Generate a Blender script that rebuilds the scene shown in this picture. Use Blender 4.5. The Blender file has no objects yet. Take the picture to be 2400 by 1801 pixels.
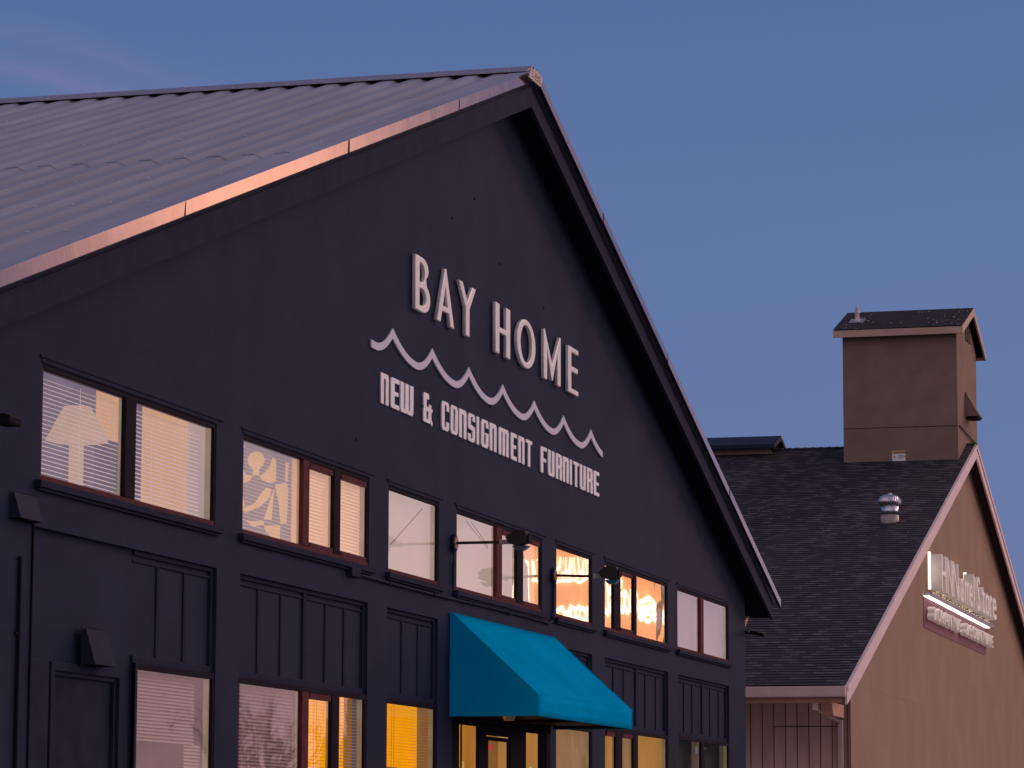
import bpy, bmesh, math, random
from mathutils import Vector, Matrix
R = math.radians
random.seed(7)
sc = bpy.context.scene
COL = sc.collection

# ------------------------------------------------------------------ camera
CY, CZ = -8.7, 1.6                      # the photographer stands 8.7 m in front of the facade line (y = 0)
cam = bpy.data.cameras.new('camera'); co = bpy.data.objects.new('camera', cam); COL.objects.link(co)
cam.sensor_fit = 'HORIZONTAL'; cam.sensor_width = 36; cam.lens = 112.504
cam.clip_start = .1; cam.clip_end = 5000
r0 = Vector((0.26300697, -0.96478809, 0.00335886)); r1 = Vector((0.13585671, 0.03358816, -0.99015897)); r2 = Vector((0.95518076, 0.26087503, 0.13990686))
M = Matrix((r0, -r1, -r2)).transposed().to_4x4(); M.translation = (0, CY, CZ)
co.matrix_world = M
sc.camera = co

# ------------------------------------------------------------------ sky, sun, exposure
SUN_EL, SUN_AZ = 25, -24                # degrees: afterglow in the west, ahead of and to the right of the camera
sc.view_settings.view_transform = 'Standard'; sc.view_settings.look = 'None'
sc.view_settings.exposure = 0; sc.view_settings.gamma = 1
W = bpy.data.worlds.new('World'); sc.world = W; W.use_nodes = True
nt = W.node_tree; nt.nodes.clear()
N = nt.nodes.new; L = nt.links.new
out = N('ShaderNodeOutputWorld'); tc = N('ShaderNodeTexCoord')

WISPS = [((.12389, .28142, -.95155), (.89152, .38949, .23127), .007, 900, 1.0), ((.11040, .32917, -.93780), (.89696, .37343, .23667), .008, 900, .6)]

def vdir(az, el):
    return (math.cos(R(el)) * math.cos(R(az)), math.cos(R(el)) * math.sin(R(az)), math.sin(R(el)))

def wmath(op, a, b=None, clamp=False):
    n = N('ShaderNodeMath'); n.operation = op; n.use_clamp = clamp
    for i, v in enumerate((a, b)):
        if v is None: continue
        if isinstance(v, (int, float)): n.inputs[i].default_value = v
        else: L(v, n.inputs[i])
    return n.outputs[0]

def lobe(az, el, k):
    n = N('ShaderNodeVectorMath'); n.operation = 'DOT_PRODUCT'
    L(tc.outputs['Generated'], n.inputs[0]); n.inputs[1].default_value = vdir(az, el)
    return wmath('POWER', wmath('MAXIMUM', n.outputs['Value'], 0.0), k)

def scaled(col, fac):
    n = N('ShaderNodeVectorMath'); n.operation = 'SCALE'; n.inputs[0].default_value = col; L(fac, n.inputs['Scale']); return n.outputs[0]

def vadd(a, b):
    n = N('ShaderNodeVectorMath'); n.operation = 'ADD'; L(a, n.inputs[0]); L(b, n.inputs[1]); return n.outputs[0]

sep = N('ShaderNodeSeparateXYZ'); L(tc.outputs['Generated'], sep.inputs[0])
ramp = N('ShaderNodeValToRGB'); L(sep.outputs['Z'], ramp.inputs[0])
cr = ramp.color_ramp
cr.elements[0].position = 0.0; cr.elements[0].color = (.128, .172, .372, 1)
cr.elements[1].position = 1.0; cr.elements[1].color = (.035, .080, .200, 1)
for p_, c_ in ((.09, (.110, .170, .378, 1)), (.19, (.098, .166, .368, 1)), (.27, (.074, .138, .330, 1))):
    e = cr.elements.new(p_); e.color = c_
sky = N('ShaderNodeTexSky'); sky.sky_type = 'NISHITA'; sky.sun_disc = False
sky.sun_elevation = R(2); sky.sun_rotation = R(90 - SUN_AZ); sky.air_density = 1.2; sky.dust_density = 1.0
nsky = N('ShaderNodeVectorMath'); nsky.operation = 'SCALE'; L(sky.outputs[0], nsky.inputs[0]); nsky.inputs['Scale'].default_value = .008
tot = vadd(ramp.outputs[0], nsky.outputs[0])
tot = vadd(tot, scaled((2.1, 1.36, 1.15), lobe(-66, 14, 9)))       # broad rose afterglow on the side the facade faces
tot = vadd(tot, scaled((.95, .50, .46), lobe(-17, 1, 190)))        # orange band low over the sunset
tot = vadd(tot, scaled((.56, .37, .26), lobe(180, 5, 2)))
tot = vadd(tot, scaled((.16, .11, .12), lobe(0, 90, 3)))          # mauve light high overhead
tot = vadd(tot, scaled((3.6, 1.50, .62), lobe(-20.3, 11.4, 1000)))     # one bright orange cloud bank high over the sunset         # anti-twilight rose behind the camera
# two thin wisps of high cloud in the upper left of the sky
nz = N('ShaderNodeTexNoise'); L(tc.outputs['Generated'], nz.inputs['Vector']); nz.inputs['Scale'].default_value = 26; nz.inputs['Detail'].default_value = 5
for nrm, mid, wd_, k_, st_ in WISPS:
    dt = N('ShaderNodeVectorMath'); dt.operation = 'DOT_PRODUCT'; L(tc.outputs['Generated'], dt.inputs[0]); dt.inputs[1].default_value = nrm
    dw = wmath('ADD', dt.outputs['Value'], wmath('MULTIPLY', wmath('SUBTRACT', nz.outputs['Fac'], .5), .012))
    band = wmath('POWER', wmath('SUBTRACT', 1.0, wmath('DIVIDE', wmath('ABSOLUTE', dw), wd_), clamp=True), 1.5)
    dm_ = N('ShaderNodeVectorMath'); dm_.operation = 'DOT_PRODUCT'; L(tc.outputs['Generated'], dm_.inputs[0]); dm_.inputs[1].default_value = mid
    band = wmath('MULTIPLY', band, wmath('POWER', wmath('MAXIMUM', dm_.outputs['Value'], 0.0), k_))
    tot = vadd(tot, scaled((.055 * st_, .018 * st_, .008 * st_), band))
bg = N('ShaderNodeBackground'); L(tot, bg.inputs['Color']); bg.inputs['Strength'].default_value = 1.0
L(bg.outputs[0], out.inputs['Surface'])

sun = bpy.data.lights.new('sun', 'SUN'); so = bpy.data.objects.new('sun', sun); COL.objects.link(so)
sun.energy = .72; sun.angle = R(13); sun.color = (1, .66, .50)
so.rotation_euler = Vector(vdir(SUN_AZ, SUN_EL)).to_track_quat('Z', 'Y').to_euler()
so.location = (30, -30, 20)

# ------------------------------------------------------------------ materials
def lnk(m, a, b): m.node_tree.links.new(a, b)
def mat(name, col, rough=.7, spec=.4, metal=0, var=.12, scale=6, bump=0, bscale=60, emit=None, estr=1, stretch=(1, 1, 1), coat=0):
    m = bpy.data.materials.new(name); m.use_nodes = True
    nd = m.node_tree.nodes; b = nd['Principled BSDF']
    b.inputs['Roughness'].default_value = rough; b.inputs['Metallic'].default_value = metal
    b.inputs['Specular IOR Level'].default_value = spec
    if coat: b.inputs['Coat Weight'].default_value = coat
    t = nd.new('ShaderNodeTexCoord'); mpn = nd.new('ShaderNodeMapping'); mpn.inputs['Scale'].default_value = stretch
    lnk(m, t.outputs['Object'], mpn.inputs[0])
    n = nd.new('ShaderNodeTexNoise'); n.inputs['Scale'].default_value = scale; n.inputs['Detail'].default_value = 5
    lnk(m, mpn.outputs[0], n.inputs['Vector'])
    mx = nd.new('ShaderNodeMix'); mx.data_type = 'RGBA'
    lo = [max(0, c * (1 - var)) for c in col]; hi = [min(1, c * (1 + var)) for c in col]
    mx.inputs['A'].default_value = (*lo, 1); mx.inputs['B'].default_value = (*hi, 1)
    r = nd.new('ShaderNodeMapRange'); r.inputs['From Min'].default_value = .3; r.inputs['From Max'].default_value = .7
    lnk(m, n.outputs['Fac'], r.inputs['Value']); lnk(m, r.outputs[0], mx.inputs['Factor'])
    lnk(m, mx.outputs['Result'], b.inputs['Base Color'])
    if bump:
        n2 = nd.new('ShaderNodeTexNoise'); n2.inputs['Scale'].default_value = bscale; n2.inputs['Detail'].default_value = 4
        lnk(m, mpn.outputs[0], n2.inputs['Vector'])
        bp = nd.new('ShaderNodeBump'); bp.inputs['Strength'].default_value = bump; bp.inputs['Distance'].default_value = .01
        lnk(m, n2.outputs['Fac'], bp.inputs['Height']); lnk(m, bp.outputs[0], b.inputs['Normal'])
    if emit:
        b.inputs['Emission Strength'].default_value = estr
        me = nd.new('ShaderNodeMix'); me.data_type = 'RGBA'
        me.inputs['A'].default_value = (*[c * (1 - var) for c in emit], 1); me.inputs['B'].default_value = (*[c * (1 + var) for c in emit], 1)
        lnk(m, r.outputs[0], me.inputs['Factor']); lnk(m, me.outputs['Result'], b.inputs['Emission Color'])
    return m

navy = mat('navy_stucco', (.028, .034, .061), .42, .006, var=.13, scale=1.3, bump=.35, bscale=90)
navy_trim = mat('navy_trim', (.024, .028, .050), .45, .005, var=.15, scale=5, bump=.1, bscale=40)
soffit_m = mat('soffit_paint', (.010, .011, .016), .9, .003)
redwood = mat('maroon_frame', (.105, .030, .034), .6, .02, var=.2, scale=9)
darkframe = mat('dark_frame', (.018, .015, .022), .6, .01)
jamb_m = mat('inner_jamb', (.40, .33, .24), .6, .1, emit=(.16, .12, .06), estr=1)
letter_m = mat('letter_paint', (.84, .79, .73), .35, .5, var=.05, scale=14)
letter2_m = mat('letter_white', (.86, .83, .81), .45, .4, var=.04, scale=14)
wave_m = mat('wave_paint', (.56, .55, .64), .45, .4, var=.06, scale=8)
teal = mat('teal_canvas', (0, .31, .57), .9, 0.0, var=.10, scale=1.6, bump=.5, bscale=5)
galv = mat('galvanized_trim', (.23, .205, .235), .10, .5, metal=1, var=.12, scale=2.2, bump=.10, bscale=2.5)
rib_m = mat('metal_roof', (.34, .335, .37), .6, .25, metal=.25, var=.14, scale=1.2, bump=.05, bscale=14, stretch=(.4, 2.5, .4))
pan_m = mat('pan_shade', (.115, .125, .175), .7, .2, metal=.1, var=.28, scale=1.6, stretch=(.5, 2, .5))     # pans coloured darker to stand in for the shade between the ribs
screw_m = mat('screw_heads', (.50, .47, .50), .4, .5, metal=.6)
cap_m = mat('ridge_cap', (.30, .26, .32), .5, .4, metal=.3, var=.15)
black = mat('black_metal', (.012, .011, .013), .5, .01)
brownmetal = mat('bronze_metal', (.045, .036, .034), .5, .03, var=.15)
rust = mat('rusty_plate', (.33, .20, .10), .7, .3, var=.35, scale=40)
tan = mat('tan_stucco', (.335, .212, .143), .85, .2, var=.10, scale=.9, bump=.4, bscale=70)
tan_board = mat('tan_boards', (.76, .48, .35), .8, .15, var=.12, scale=2.2, stretch=(1, 3, .5))
groove_m = mat('board_groove', (.05, .03, .028), .9, .1)
tower_m = mat('tower_stucco', (.258, .168, .124), .85, .1, var=.10, scale=2, bump=.4, bscale=60)
whiteboard = mat('pale_rake_board', (.80, .60, .57), .6, .3, var=.06, scale=3)
gutter_m = mat('gutter_paint', (.66, .46, .40), .5, .4, var=.06)
timber = mat('brown_timber', (.50, .26, .17), .7, .3, var=.18, scale=10, stretch=(1, .3, 1))
tower_trim = mat('tower_trim', (.52, .34, .24), .6, .3, var=.15, scale=8, stretch=(1, .3, 1))
asphalt = mat('asphalt', (.05, .05, .052), .9, .3, var=.3, scale=3, bump=.3, bscale=80)
white_m = mat('white_paint', (.8, .78, .76), .5, .4, var=.04)
steel = mat('turbine_steel', (.62, .58, .60), .26, .5, metal=1, var=.10, scale=6)
dull_steel = mat('dull_steel', (.42, .34, .30), .6, .5, metal=.4, var=.2, scale=12)
yellow_m = mat('caution_yellow', (.62, .30, .05), .6, .3)
ink = mat('dark_ink', (.05, .03, .03), .7, .2)
purple_m = mat('plum_panel', (.20, .055, .085), .6, .3, var=.1, scale=2)
grey_trim = mat('grey_shelf', (.28, .25, .30), .5, .4)
solar_m = mat('dark_blue_roofing', (.016, .026, .05), .6, .1, var=.2)
bark = mat('bark', (.05, .035, .03), .9, .1)
red_m = mat('red_sticker', (.7, .03, .03), .5, .4, emit=(.35, .01, .01), estr=1)
green_m = mat('green_sticker', (.25, .35, .10), .5, .4, emit=(.22, .26, .03), estr=1)
tag_m = mat('tag_board', (.62, .47, .40), .7, .3, var=.15, scale=40)

def glow(name, c, s=1, var=.08, scale=3):
    return mat(name, [min(1, x * .4) for x in c], .8, .2, var=var, scale=scale, emit=c, estr=s)

room_pale = glow('lit_pale', (.42, .31, .27)); room_peach = glow('lit_peach', (.66, .36, .19), var=.06)
room_lilac = glow('lit_lilac', (.15, .125, .175)); room_white = glow('lit_shade', (.52, .39, .335), var=.03, scale=1)
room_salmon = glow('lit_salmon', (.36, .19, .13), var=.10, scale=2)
room_shade2 = glow('lit_shade_rose', (.36, .255, .255), var=.05, scale=1)
room_orange = glow('lit_orange', (.95, .34, .09), var=.18, scale=1.4)
room_amber = glow('lit_amber', (1.1, .42, .0), var=.10, scale=1.2); room_amber_dim = glow('lit_amber_dim', (.30, .125, .03), var=.15)
room_dim = glow('lit_dim', (.10, .06, .055), var=.2); room_tan = glow('lit_tan', (.36, .19, .09), var=.08)
room_gold = glow('lit_gold', (.52, .24, .06), var=.08); room_dark = glow('lit_dark', (.012, .012, .014), var=.3)
room_grey = glow('lit_greyblue', (.10, .09, .13), var=.2)
slat_white = mat('slat_white', (.75, .66, .66), .5, .3, var=.04, emit=(.30, .21, .19), estr=1)
slat_peach = mat('slat_peach', (.62, .50, .42), .5, .3, var=.04, emit=(.50, .28, .15), estr=1)
slat_dusk = mat('slat_dusk', (.38, .28, .25), .5, .3, var=.06, emit=(.065, .036, .030), estr=1)
slat_amber = mat('slat_amber', (.25, .12, .02), .6, .3, emit=(.30, .11, .004), estr=1)
slat_tan = mat('slat_tan', (.38, .28, .25), .5, .1, var=.06, emit=(.13, .085, .06), estr=1)
slat_dark = mat('slat_dark', (.05, .045, .04), .6, .3)
neon_m = glow('neon_glow', (1, .62, .42), 7, var=.02)
led_m = glow('led_glow', (1, .93, .80), 1.9, var=.02)
ledspot_m = glow('led_spot', (1, .90, .55), 1.6, var=.02)
art_light = glow('art_light', (.78, .50, .28), .75, var=.04)
art_grey = glow('art_grey', (.25, .20, .22), 1, var=.05)
lampshade_m = glow('lamp_shade_glow', (.50, .34, .25), 1, var=.05)

def glass_mat():
    m = bpy.data.materials.new('window_glass'); m.use_nodes = True
    nd = m.node_tree.nodes; nd.clear()
    o = nd.new('ShaderNodeOutputMaterial'); tr = nd.new('ShaderNodeBsdfTransparent'); gl = nd.new('ShaderNodeBsdfGlossy')
    fr = nd.new('ShaderNodeFresnel'); fr.inputs['IOR'].default_value = 1.5
    mx = nd.new('ShaderNodeMixShader'); gl.inputs['Roughness'].default_value = .015
    t = nd.new('ShaderNodeTexCoord'); n = nd.new('ShaderNodeTexNoise'); n.inputs['Scale'].default_value = 1.4; n.inputs['Detail'].default_value = 1
    bp = nd.new('ShaderNodeBump'); bp.inputs['Strength'].default_value = .12; bp.inputs['Distance'].default_value = .03
    lnk(m, t.outputs['Object'], n.inputs['Vector']); lnk(m, n.outputs['Fac'], bp.inputs['Height']); lnk(m, bp.outputs[0], gl.inputs['Normal'])
    ge = nd.new('ShaderNodeNewGeometry'); iv = nd.new('ShaderNodeMath'); iv.operation = 'SUBTRACT'; iv.inputs[0].default_value = 1; lnk(m, ge.outputs['Backfacing'], iv.inputs[1])
    mu = nd.new('ShaderNodeMath'); mu.operation = 'MULTIPLY'; lnk(m, fr.outputs[0], mu.inputs[0]); lnk(m, iv.outputs[0], mu.inputs[1])
    lnk(m, mu.outputs[0], mx.inputs[0]); lnk(m, tr.outputs[0], mx.inputs[1]); lnk(m, gl.outputs[0], mx.inputs[2]); lnk(m, mx.outputs[0], o.inputs['Surface'])
    tr.inputs['Color'].default_value = (.93, .93, .93, 1)
    return m
glass = glass_mat()

def shingle_mat(name, row, wid, c1, c2):
    m = bpy.data.materials.new(name); m.use_nodes = True
    nd = m.node_tree.nodes; b = nd['Principled BSDF']; b.inputs['Roughness'].default_value = .9; b.inputs['Specular IOR Level'].default_value = .25
    uv = nd.new('ShaderNodeUVMap'); uv.uv_map = 'UVMap'
    br = nd.new('ShaderNodeTexBrick'); br.inputs['Scale'].default_value = 1; br.inputs['Mortar Size'].default_value = 0.004
    br.inputs['Brick Width'].default_value = wid; br.inputs['Row Height'].default_value = row; br.offset = .37; br.squash = 1
    br.inputs['Color1'].default_value = (*c1, 1); br.inputs['Color2'].default_value = (*c2, 1); br.inputs['Mortar'].default_value = (.02, .018, .02, 1); br.inputs['Bias'].default_value = -.45
    lnk(m, uv.outputs[0], br.inputs['Vector'])
    n = nd.new('ShaderNodeTexNoise'); n.inputs['Scale'].default_value = .55; n.inputs['Detail'].default_value = 6; lnk(m, uv.outputs[0], n.inputs['Vector'])
    n2 = nd.new('ShaderNodeTexNoise'); n2.inputs['Scale'].default_value = 45; n2.inputs['Detail'].default_value = 2; lnk(m, uv.outputs[0], n2.inputs['Vector'])
    a = nd.new('ShaderNodeMath'); a.operation = 'ADD'; lnk(m, n.outputs['Fac'], a.inputs[0]); lnk(m, n2.outputs['Fac'], a.inputs[1])
    mr = nd.new('ShaderNodeMapRange'); mr.inputs['From Min'].default_value = .6; mr.inputs['From Max'].default_value = 1.4; mr.inputs['To Min'].default_value = .72; mr.inputs['To Max'].default_value = 1.28
    lnk(m, a.outputs[0], mr.inputs['Value'])
    sc_ = nd.new('ShaderNodeVectorMath'); sc_.operation = 'SCALE'; lnk(m, br.outputs['Color'], sc_.inputs[0]); lnk(m, mr.outputs[0], sc_.inputs['Scale'])
    lnk(m, sc_.outputs[0], b.inputs['Base Color'])
    return m
shingle = shingle_mat('asphalt_shingles', .155, .17, (.036, .031, .038), (.15, .125, .13))
shingle_t = shingle_mat('tower_shingles', .12, .30, (.050, .040, .048), (.10, .08, .09))

# ------------------------------------------------------------------ builders
class MB:
    def __init__(s): s.v = []; s.f = []; s.mi = []; s.uv = []
    def face(s, pts, mi=0, uv=None):
        i = len(s.v); s.v += [tuple(p) for p in pts]; s.f.append(tuple(range(i, i + len(pts)))); s.mi.append(mi)
        s.uv.append(uv or [(0, 0)] * len(pts)); return s
    def box(s, x0, x1, y0, y1, z0, z1, mi=0):
        return s.hexa([(x0, y0, z0), (x1, y0, z0), (x1, y1, z0), (x0, y1, z0)], [(x0, y0, z1), (x1, y0, z1), (x1, y1, z1), (x0, y1, z1)], mi)
    def hexa(s, a, b, mi=0):
        n = len(a)
        i = len(s.v); s.v += [tuple(p) for p in a] + [tuple(p) for p in b]
        fs = [tuple(range(i + n - 1, i - 1, -1)), tuple(range(i + n, i + 2 * n))]
        for k in range(n):
            k2 = (k + 1) % n; fs.append((i + k, i + k2, i + n + k2, i + n + k))
        for f in fs: s.f.append(f); s.mi.append(mi); s.uv.append([(0, 0)] * len(f))
        return s
    def prism_y(s, poly, y0, y1, mi=0):       # poly of (x, z), counter-clockwise seen from -y
        return s.hexa([(x, y0, z) for x, z in poly], [(x, y1, z) for x, z in poly], mi)
    def prism_x(s, poly, x0, x1, mi=0):       # poly of (y, z)
        return s.hexa([(x0, y, z) for y, z in poly], [(x1, y, z) for y, z in poly], mi)
    def tube(s, pts, r, n=8, mi=0, r2=None):
        pts = [Vector(p) for p in pts]; rings = []
        for k, p in enumerate(pts):
            d = (pts[min(k + 1, len(pts) - 1)] - pts[max(k - 1, 0)]).normalized()
            u = d.cross(Vector((0, 0, 1)));
            if u.length < 1e-3: u = d.cross(Vector((1, 0, 0)))
            u.normalize(); w = d.cross(u)
            rr = r if r2 is None else r + (r2 - r) * k / (len(pts) - 1)
            rings.append([p + (u * math.cos(2 * math.pi * j / n) + w * math.sin(2 * math.pi * j / n)) * rr for j in range(n)])
        i = len(s.v)
        for rg in rings: s.v += [tuple(q) for q in rg]
        for k in range(len(pts) - 1):
            for j in range(n):
                j2 = (j + 1) % n; s.f.append((i + k * n + j, i + k * n + j2, i + (k + 1) * n + j2, i + (k + 1) * n + j)); s.mi.append(mi); s.uv.append([(0, 0)] * 4)
        s.f.append(tuple(i + j for j in range(n - 1, -1, -1))); s.f.append(tuple(i + (len(pts) - 1) * n + j for j in range(n)))
        s.mi += [mi, mi]; s.uv += [[(0, 0)] * n] * 2
        return s
    def build(s, name, mats, parent=None, bevel=0, smooth=False, loc=None, fix=True):
        me = bpy.data.meshes.new(name); me.from_pydata(s.v, [], s.f)
        for m in (mats if isinstance(mats, (list, tuple)) else [mats]): me.materials.append(m)
        for p, mi in zip(me.polygons, s.mi): p.material_index = mi; p.use_smooth = smooth
        uvl = me.uv_layers.new(name='UVMap'); k = 0
        for u in s.uv:
            for c in u: uvl.data[k].uv = c; k += 1
        if fix:
            bm = bmesh.new(); bm.from_mesh(me); bmesh.ops.recalc_face_normals(bm, faces=bm.faces); bm.to_mesh(me); bm.free()
        o = bpy.data.objects.new(name, me); COL.objects.link(o)
        if parent: o.parent = parent
        if loc: o.location = loc
        if bevel:
            b = o.modifiers.new('bevel', 'BEVEL'); b.width = bevel; b.segments = 2; b.limit_method = 'ANGLE'
        return o

def tag(o, label=None, cat=None, group=None, kind=None):
    if label: o['label'] = label
    if cat: o['category'] = cat
    if group: o['group'] = group
    if kind: o['kind'] = kind
    return o

def empty(name, loc=(0, 0, 0), label=None, cat=None, group=None):
    o = bpy.data.objects.new(name, None); COL.objects.link(o); o.empty_display_size = .2
    # things are built in world coordinates, so the root stays at the origin of those coordinates
    return tag(o, label, cat, group)

def flat(name, polys, y, depth, material, parent=None, bevel=0.0, res=2, thin=0.0):
    """Outline(s) in (x, z), holes included, filled and extruded forward from the plane y; front face at y - depth."""
    cu = bpy.data.curves.new(name, 'CURVE'); cu.dimensions = '2D'; cu.fill_mode = 'BOTH'
    cu.extrude = depth / 2 - bevel if depth / 2 > bevel else 0; cu.bevel_depth = bevel; cu.bevel_resolution = res; cu.offset = -bevel - thin
    for pl in polys:
        s = cu.splines.new('POLY'); s.points.add(len(pl) - 1); s.use_cyclic_u = True
        for q, (x, z) in zip(s.points, pl): q.co = (x, z, 0, 1)
    tmp = bpy.data.objects.new('tmp', cu); COL.objects.link(tmp)
    dg = bpy.context.evaluated_depsgraph_get(); dg.update()
    me = bpy.data.meshes.new_from_object(tmp.evaluated_get(dg)); bpy.data.objects.remove(tmp); bpy.data.curves.remove(cu)
    me.transform(Matrix(((1, 0, 0, 0), (0, 0, -1, y - depth / 2), (0, 1, 0, 0), (0, 0, 0, 1))))
    me.materials.clear(); me.materials.append(material); me.name = name
    o = bpy.data.objects.new(name, me); COL.objects.link(o)
    if parent: o.parent = parent
    return o

def px(x, y): return x * (y - CY) / -CY          # a width measured on the facade line, carried to a plane y behind or before it
def pz(z, y): return CZ + (z - CZ) * (y - CY) / -CY

# ------------------------------------------------------------------ ground
g = MB().box(-400, 900, -500, 600, -.5, 0).build('ground', asphalt); tag(g, kind='structure')
sw = MB().box(10, 130, -14, 30, .004, .13).build('bounce_slab', mat('pale_bounce_ground', (.42, .40, .38), .85, .3, var=.15, scale=4, bump=.2)); tag(sw, kind='structure')  # unseen slab, made pale and wide to bounce light onto the eave wall

# ================================================================== dark storefront building
XC, XL, XR, YB = 31.57, 18.78, 44.35, 24.0
SL = 1 / 3
B1 = empty('storefront_building', label='dark navy gabled storefront with lit windows, metal roof and raised white lettering', cat='building')

def soff(x, apex=9.16): return apex - SL * abs(x - XC)
UP = [(19.81, 23.16), (23.76, 27.04), (27.61, 29.22), (29.82, 33.10), (33.71, 35.35), (35.96, 39.31), (39.89, 43.17)]
BAY = [(19.74, 23.22), (23.74, 27.03), (27.60, 29.21), (29.71, 33.47), (33.70, 35.35), (35.95, 39.33), (39.92, 43.18)]
ZS, ZT = 3.952, 4.755                   # upper windows: sill and head
ZP = 3.645                              # head of the lower bays
wall = MB()
T = .16; TF = .055
def piers(bays, z0, z1):
    x = XL
    for a, b in bays + [(XR, XR)]:
        wall.box(x, a, 0, TF, z0, z1); x = b
piers(BAY, 0, ZP)
wall.box(XL, XR, 0, TF, ZP, ZS)
piers(UP, ZS, ZT)
wall.prism_y([(XL, ZT), (XR, ZT), (XR, soff(XR)), (XC, soff(XC)), (XL, soff(XL))], 0, T)
wall.box(XL, XL + T, T, YB, 0, soff(XL)); wall.box(XR - T, XR, T, YB, 0, soff(XR))
wall.prism_y([(XL, 0), (XR, 0), (XR, soff(XR)), (XC, soff(XC)), (XL, soff(XL))], YB, YB + T)
wall.build('wall', navy, B1)
# faint nail pops and vent holes high on the gable
sp = MB()
for x, z in ((29.6, 7.6), (31.35, 7.45), (33.15, 7.28), (30.4, 7.95), (26.65, 5.06), (31.0, 5.92), (28.0, 6.02), (33.95, 6.55)):
    sp.box(x - .012, x + .012, -.006, .002, z - .012, z + .012)
for k_ in range(8):
    q_ = MB(); q_.v = sp.v[k_ * 8:k_ * 8 + 8]; q_.f = [tuple(i - k_ * 8 for i in f) for f in sp.f[k_ * 6:k_ * 6 + 6]]; q_.mi = [0] * 6; q_.uv = sp.uv[:6]; q_.build('nail_mark', black, B1)

# ---- roof deck with soffit
AP_S, OV = 9.16, .28                    # soffit apex, overhang of the barge board
XE = 44.98 - XC                         # half span out to the barge board end
deck = MB()
for s in (-1, 1):
    xe = XC + s * XE
    deck.prism_y([(XC, AP_S), (xe, AP_S - SL * XE), (xe, AP_S - SL * XE + .20), (XC, AP_S + .20)], -OV + .04, YB + .3)
deck.build('soffit', soffit_m, B1)
bb = MB()
for s in (-1, 1):
    xe = XC + s * XE
    bb.prism_y([(XC, AP_S - .02), (xe, AP_S - .02 - SL * XE), (xe, 9.40 - SL * XE), (XC, 9.40)], -OV, -OV + .038)
bb.build('barge_board', navy_trim, B1)
dr = MB()
for s in (-1, 1):
    xe = XC + s * (XE + .04)
    dr.prism_y([(XC, 9.355), (xe, 9.355 - SL * (XE + .04)), (xe, 9.368 - SL * (XE + .04)), (XC, 9.368)], -OV - .012, -OV)
dr.build('drip_edge', navy_trim, B1)
# ---- ribbed metal roof, two lapped sheets per slope
PER = .305; ZR = 9.486                   # pan plane height at the ridge
def slope_sheet(s, d0, d1, lift, mb):
    y = -.20; k = 0
    while y < YB + .3:
        prof = [(0, 0), (.040, 0), (.080, 0), (.150, .040), (.262, .040), (.305, 0)]
        for (a, za), (b, zb) in zip(prof[:-1], prof[1:]):
            def P(d, yy, zz): return (XC + s * d, yy, ZR + lift + zz - SL * d)
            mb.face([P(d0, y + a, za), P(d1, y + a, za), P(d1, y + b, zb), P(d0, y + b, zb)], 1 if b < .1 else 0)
        y += PER; k += 1
for s in (-1, 1):
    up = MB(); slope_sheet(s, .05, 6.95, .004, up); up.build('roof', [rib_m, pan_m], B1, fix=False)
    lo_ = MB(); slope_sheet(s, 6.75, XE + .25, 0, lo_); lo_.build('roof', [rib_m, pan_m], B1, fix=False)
scr = MB()
for d in (.9, 2.4, 3.9, 5.4, 6.85, 8.4, 9.9, 11.4, 12.9):
    y = -.20
    while y < 7.5:
        x = XC - d + random.uniform(-.02, .02)
        for yy, zz in ((y + .03, 0), (y + .20, .040)):
            if random.random() < .85:
                z = ZR + zz - SL * (XC - x) + .008; scr.box(x - .007, x + .007, yy - .007, yy + .007, z, z + .006)
        y += PER
tag(scr.build('screws', screw_m, B1), kind='stuff')
cap = MB()
cz = 9.578
cap.prism_y([(XC - .25, cz - .106), (XC, cz), (XC + .25, cz - .106), (XC + .25, cz - .116), (XC, cz - .012), (XC - .25, cz - .116)], -.30, YB + .3)
cap.build('ridge_cap', cap_m, B1)
capsc = MB()
y = -.1
while y < 7:
    capsc.box(XC - .232, XC - .218, y - .007, y + .007, cz - .102, cz - .092); y += .305
tag(capsc.build('screws', screw_m, B1), kind='stuff')
# ---- rake trim: overlapping lengths of folded metal, as separate pieces
def trim(s, d0, d1, off, tilt):
    m = MB()
    zb0, zb1 = 9.425, 9.425
    def q(d, y, z): return (XC + s * d, y, z - SL * d)
    yf, yb = -.340 - off, -.325 - off
    # vertical face leaning slightly, with a narrow flange lying on the roof
    zt = 9.535 + off * .4
    m.hexa([q(d0, yf + tilt, zb0), q(d1, yf + tilt, zb0), q(d1, yb + tilt, zb0), q(d0, yb + tilt, zb0)],
           [q(d0, yf, zt), q(d1, yf, zt), q(d1, yb, zt), q(d0, yb, zt)])
    m.hexa([q(d0, yb, zt - .010), q(d1, yb, zt - .010), q(d1, -.10, zt - .012), q(d0, -.10, zt - .012)],
           [q(d0, yb, zt), q(d1, yb, zt), q(d1, -.10, zt - .002), q(d0, -.10, zt - .002)], 1)
    m.hexa([q(d0, yf + tilt - .004, zb0 - .012), q(d1, yf + tilt - .004, zb0 - .012), q(d1, yb + .02, zb0 - .012), q(d0, yb + .02, zb0 - .012)],
           [q(d0, yf + tilt - .004, zb0), q(d1, yf + tilt - .004, zb0), q(d1, yb + .02, zb0), q(d0, yb + .02, zb0)], 2)
    m.build('rake_trim', [galv, rib_m, navy_trim], B1)
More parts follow.
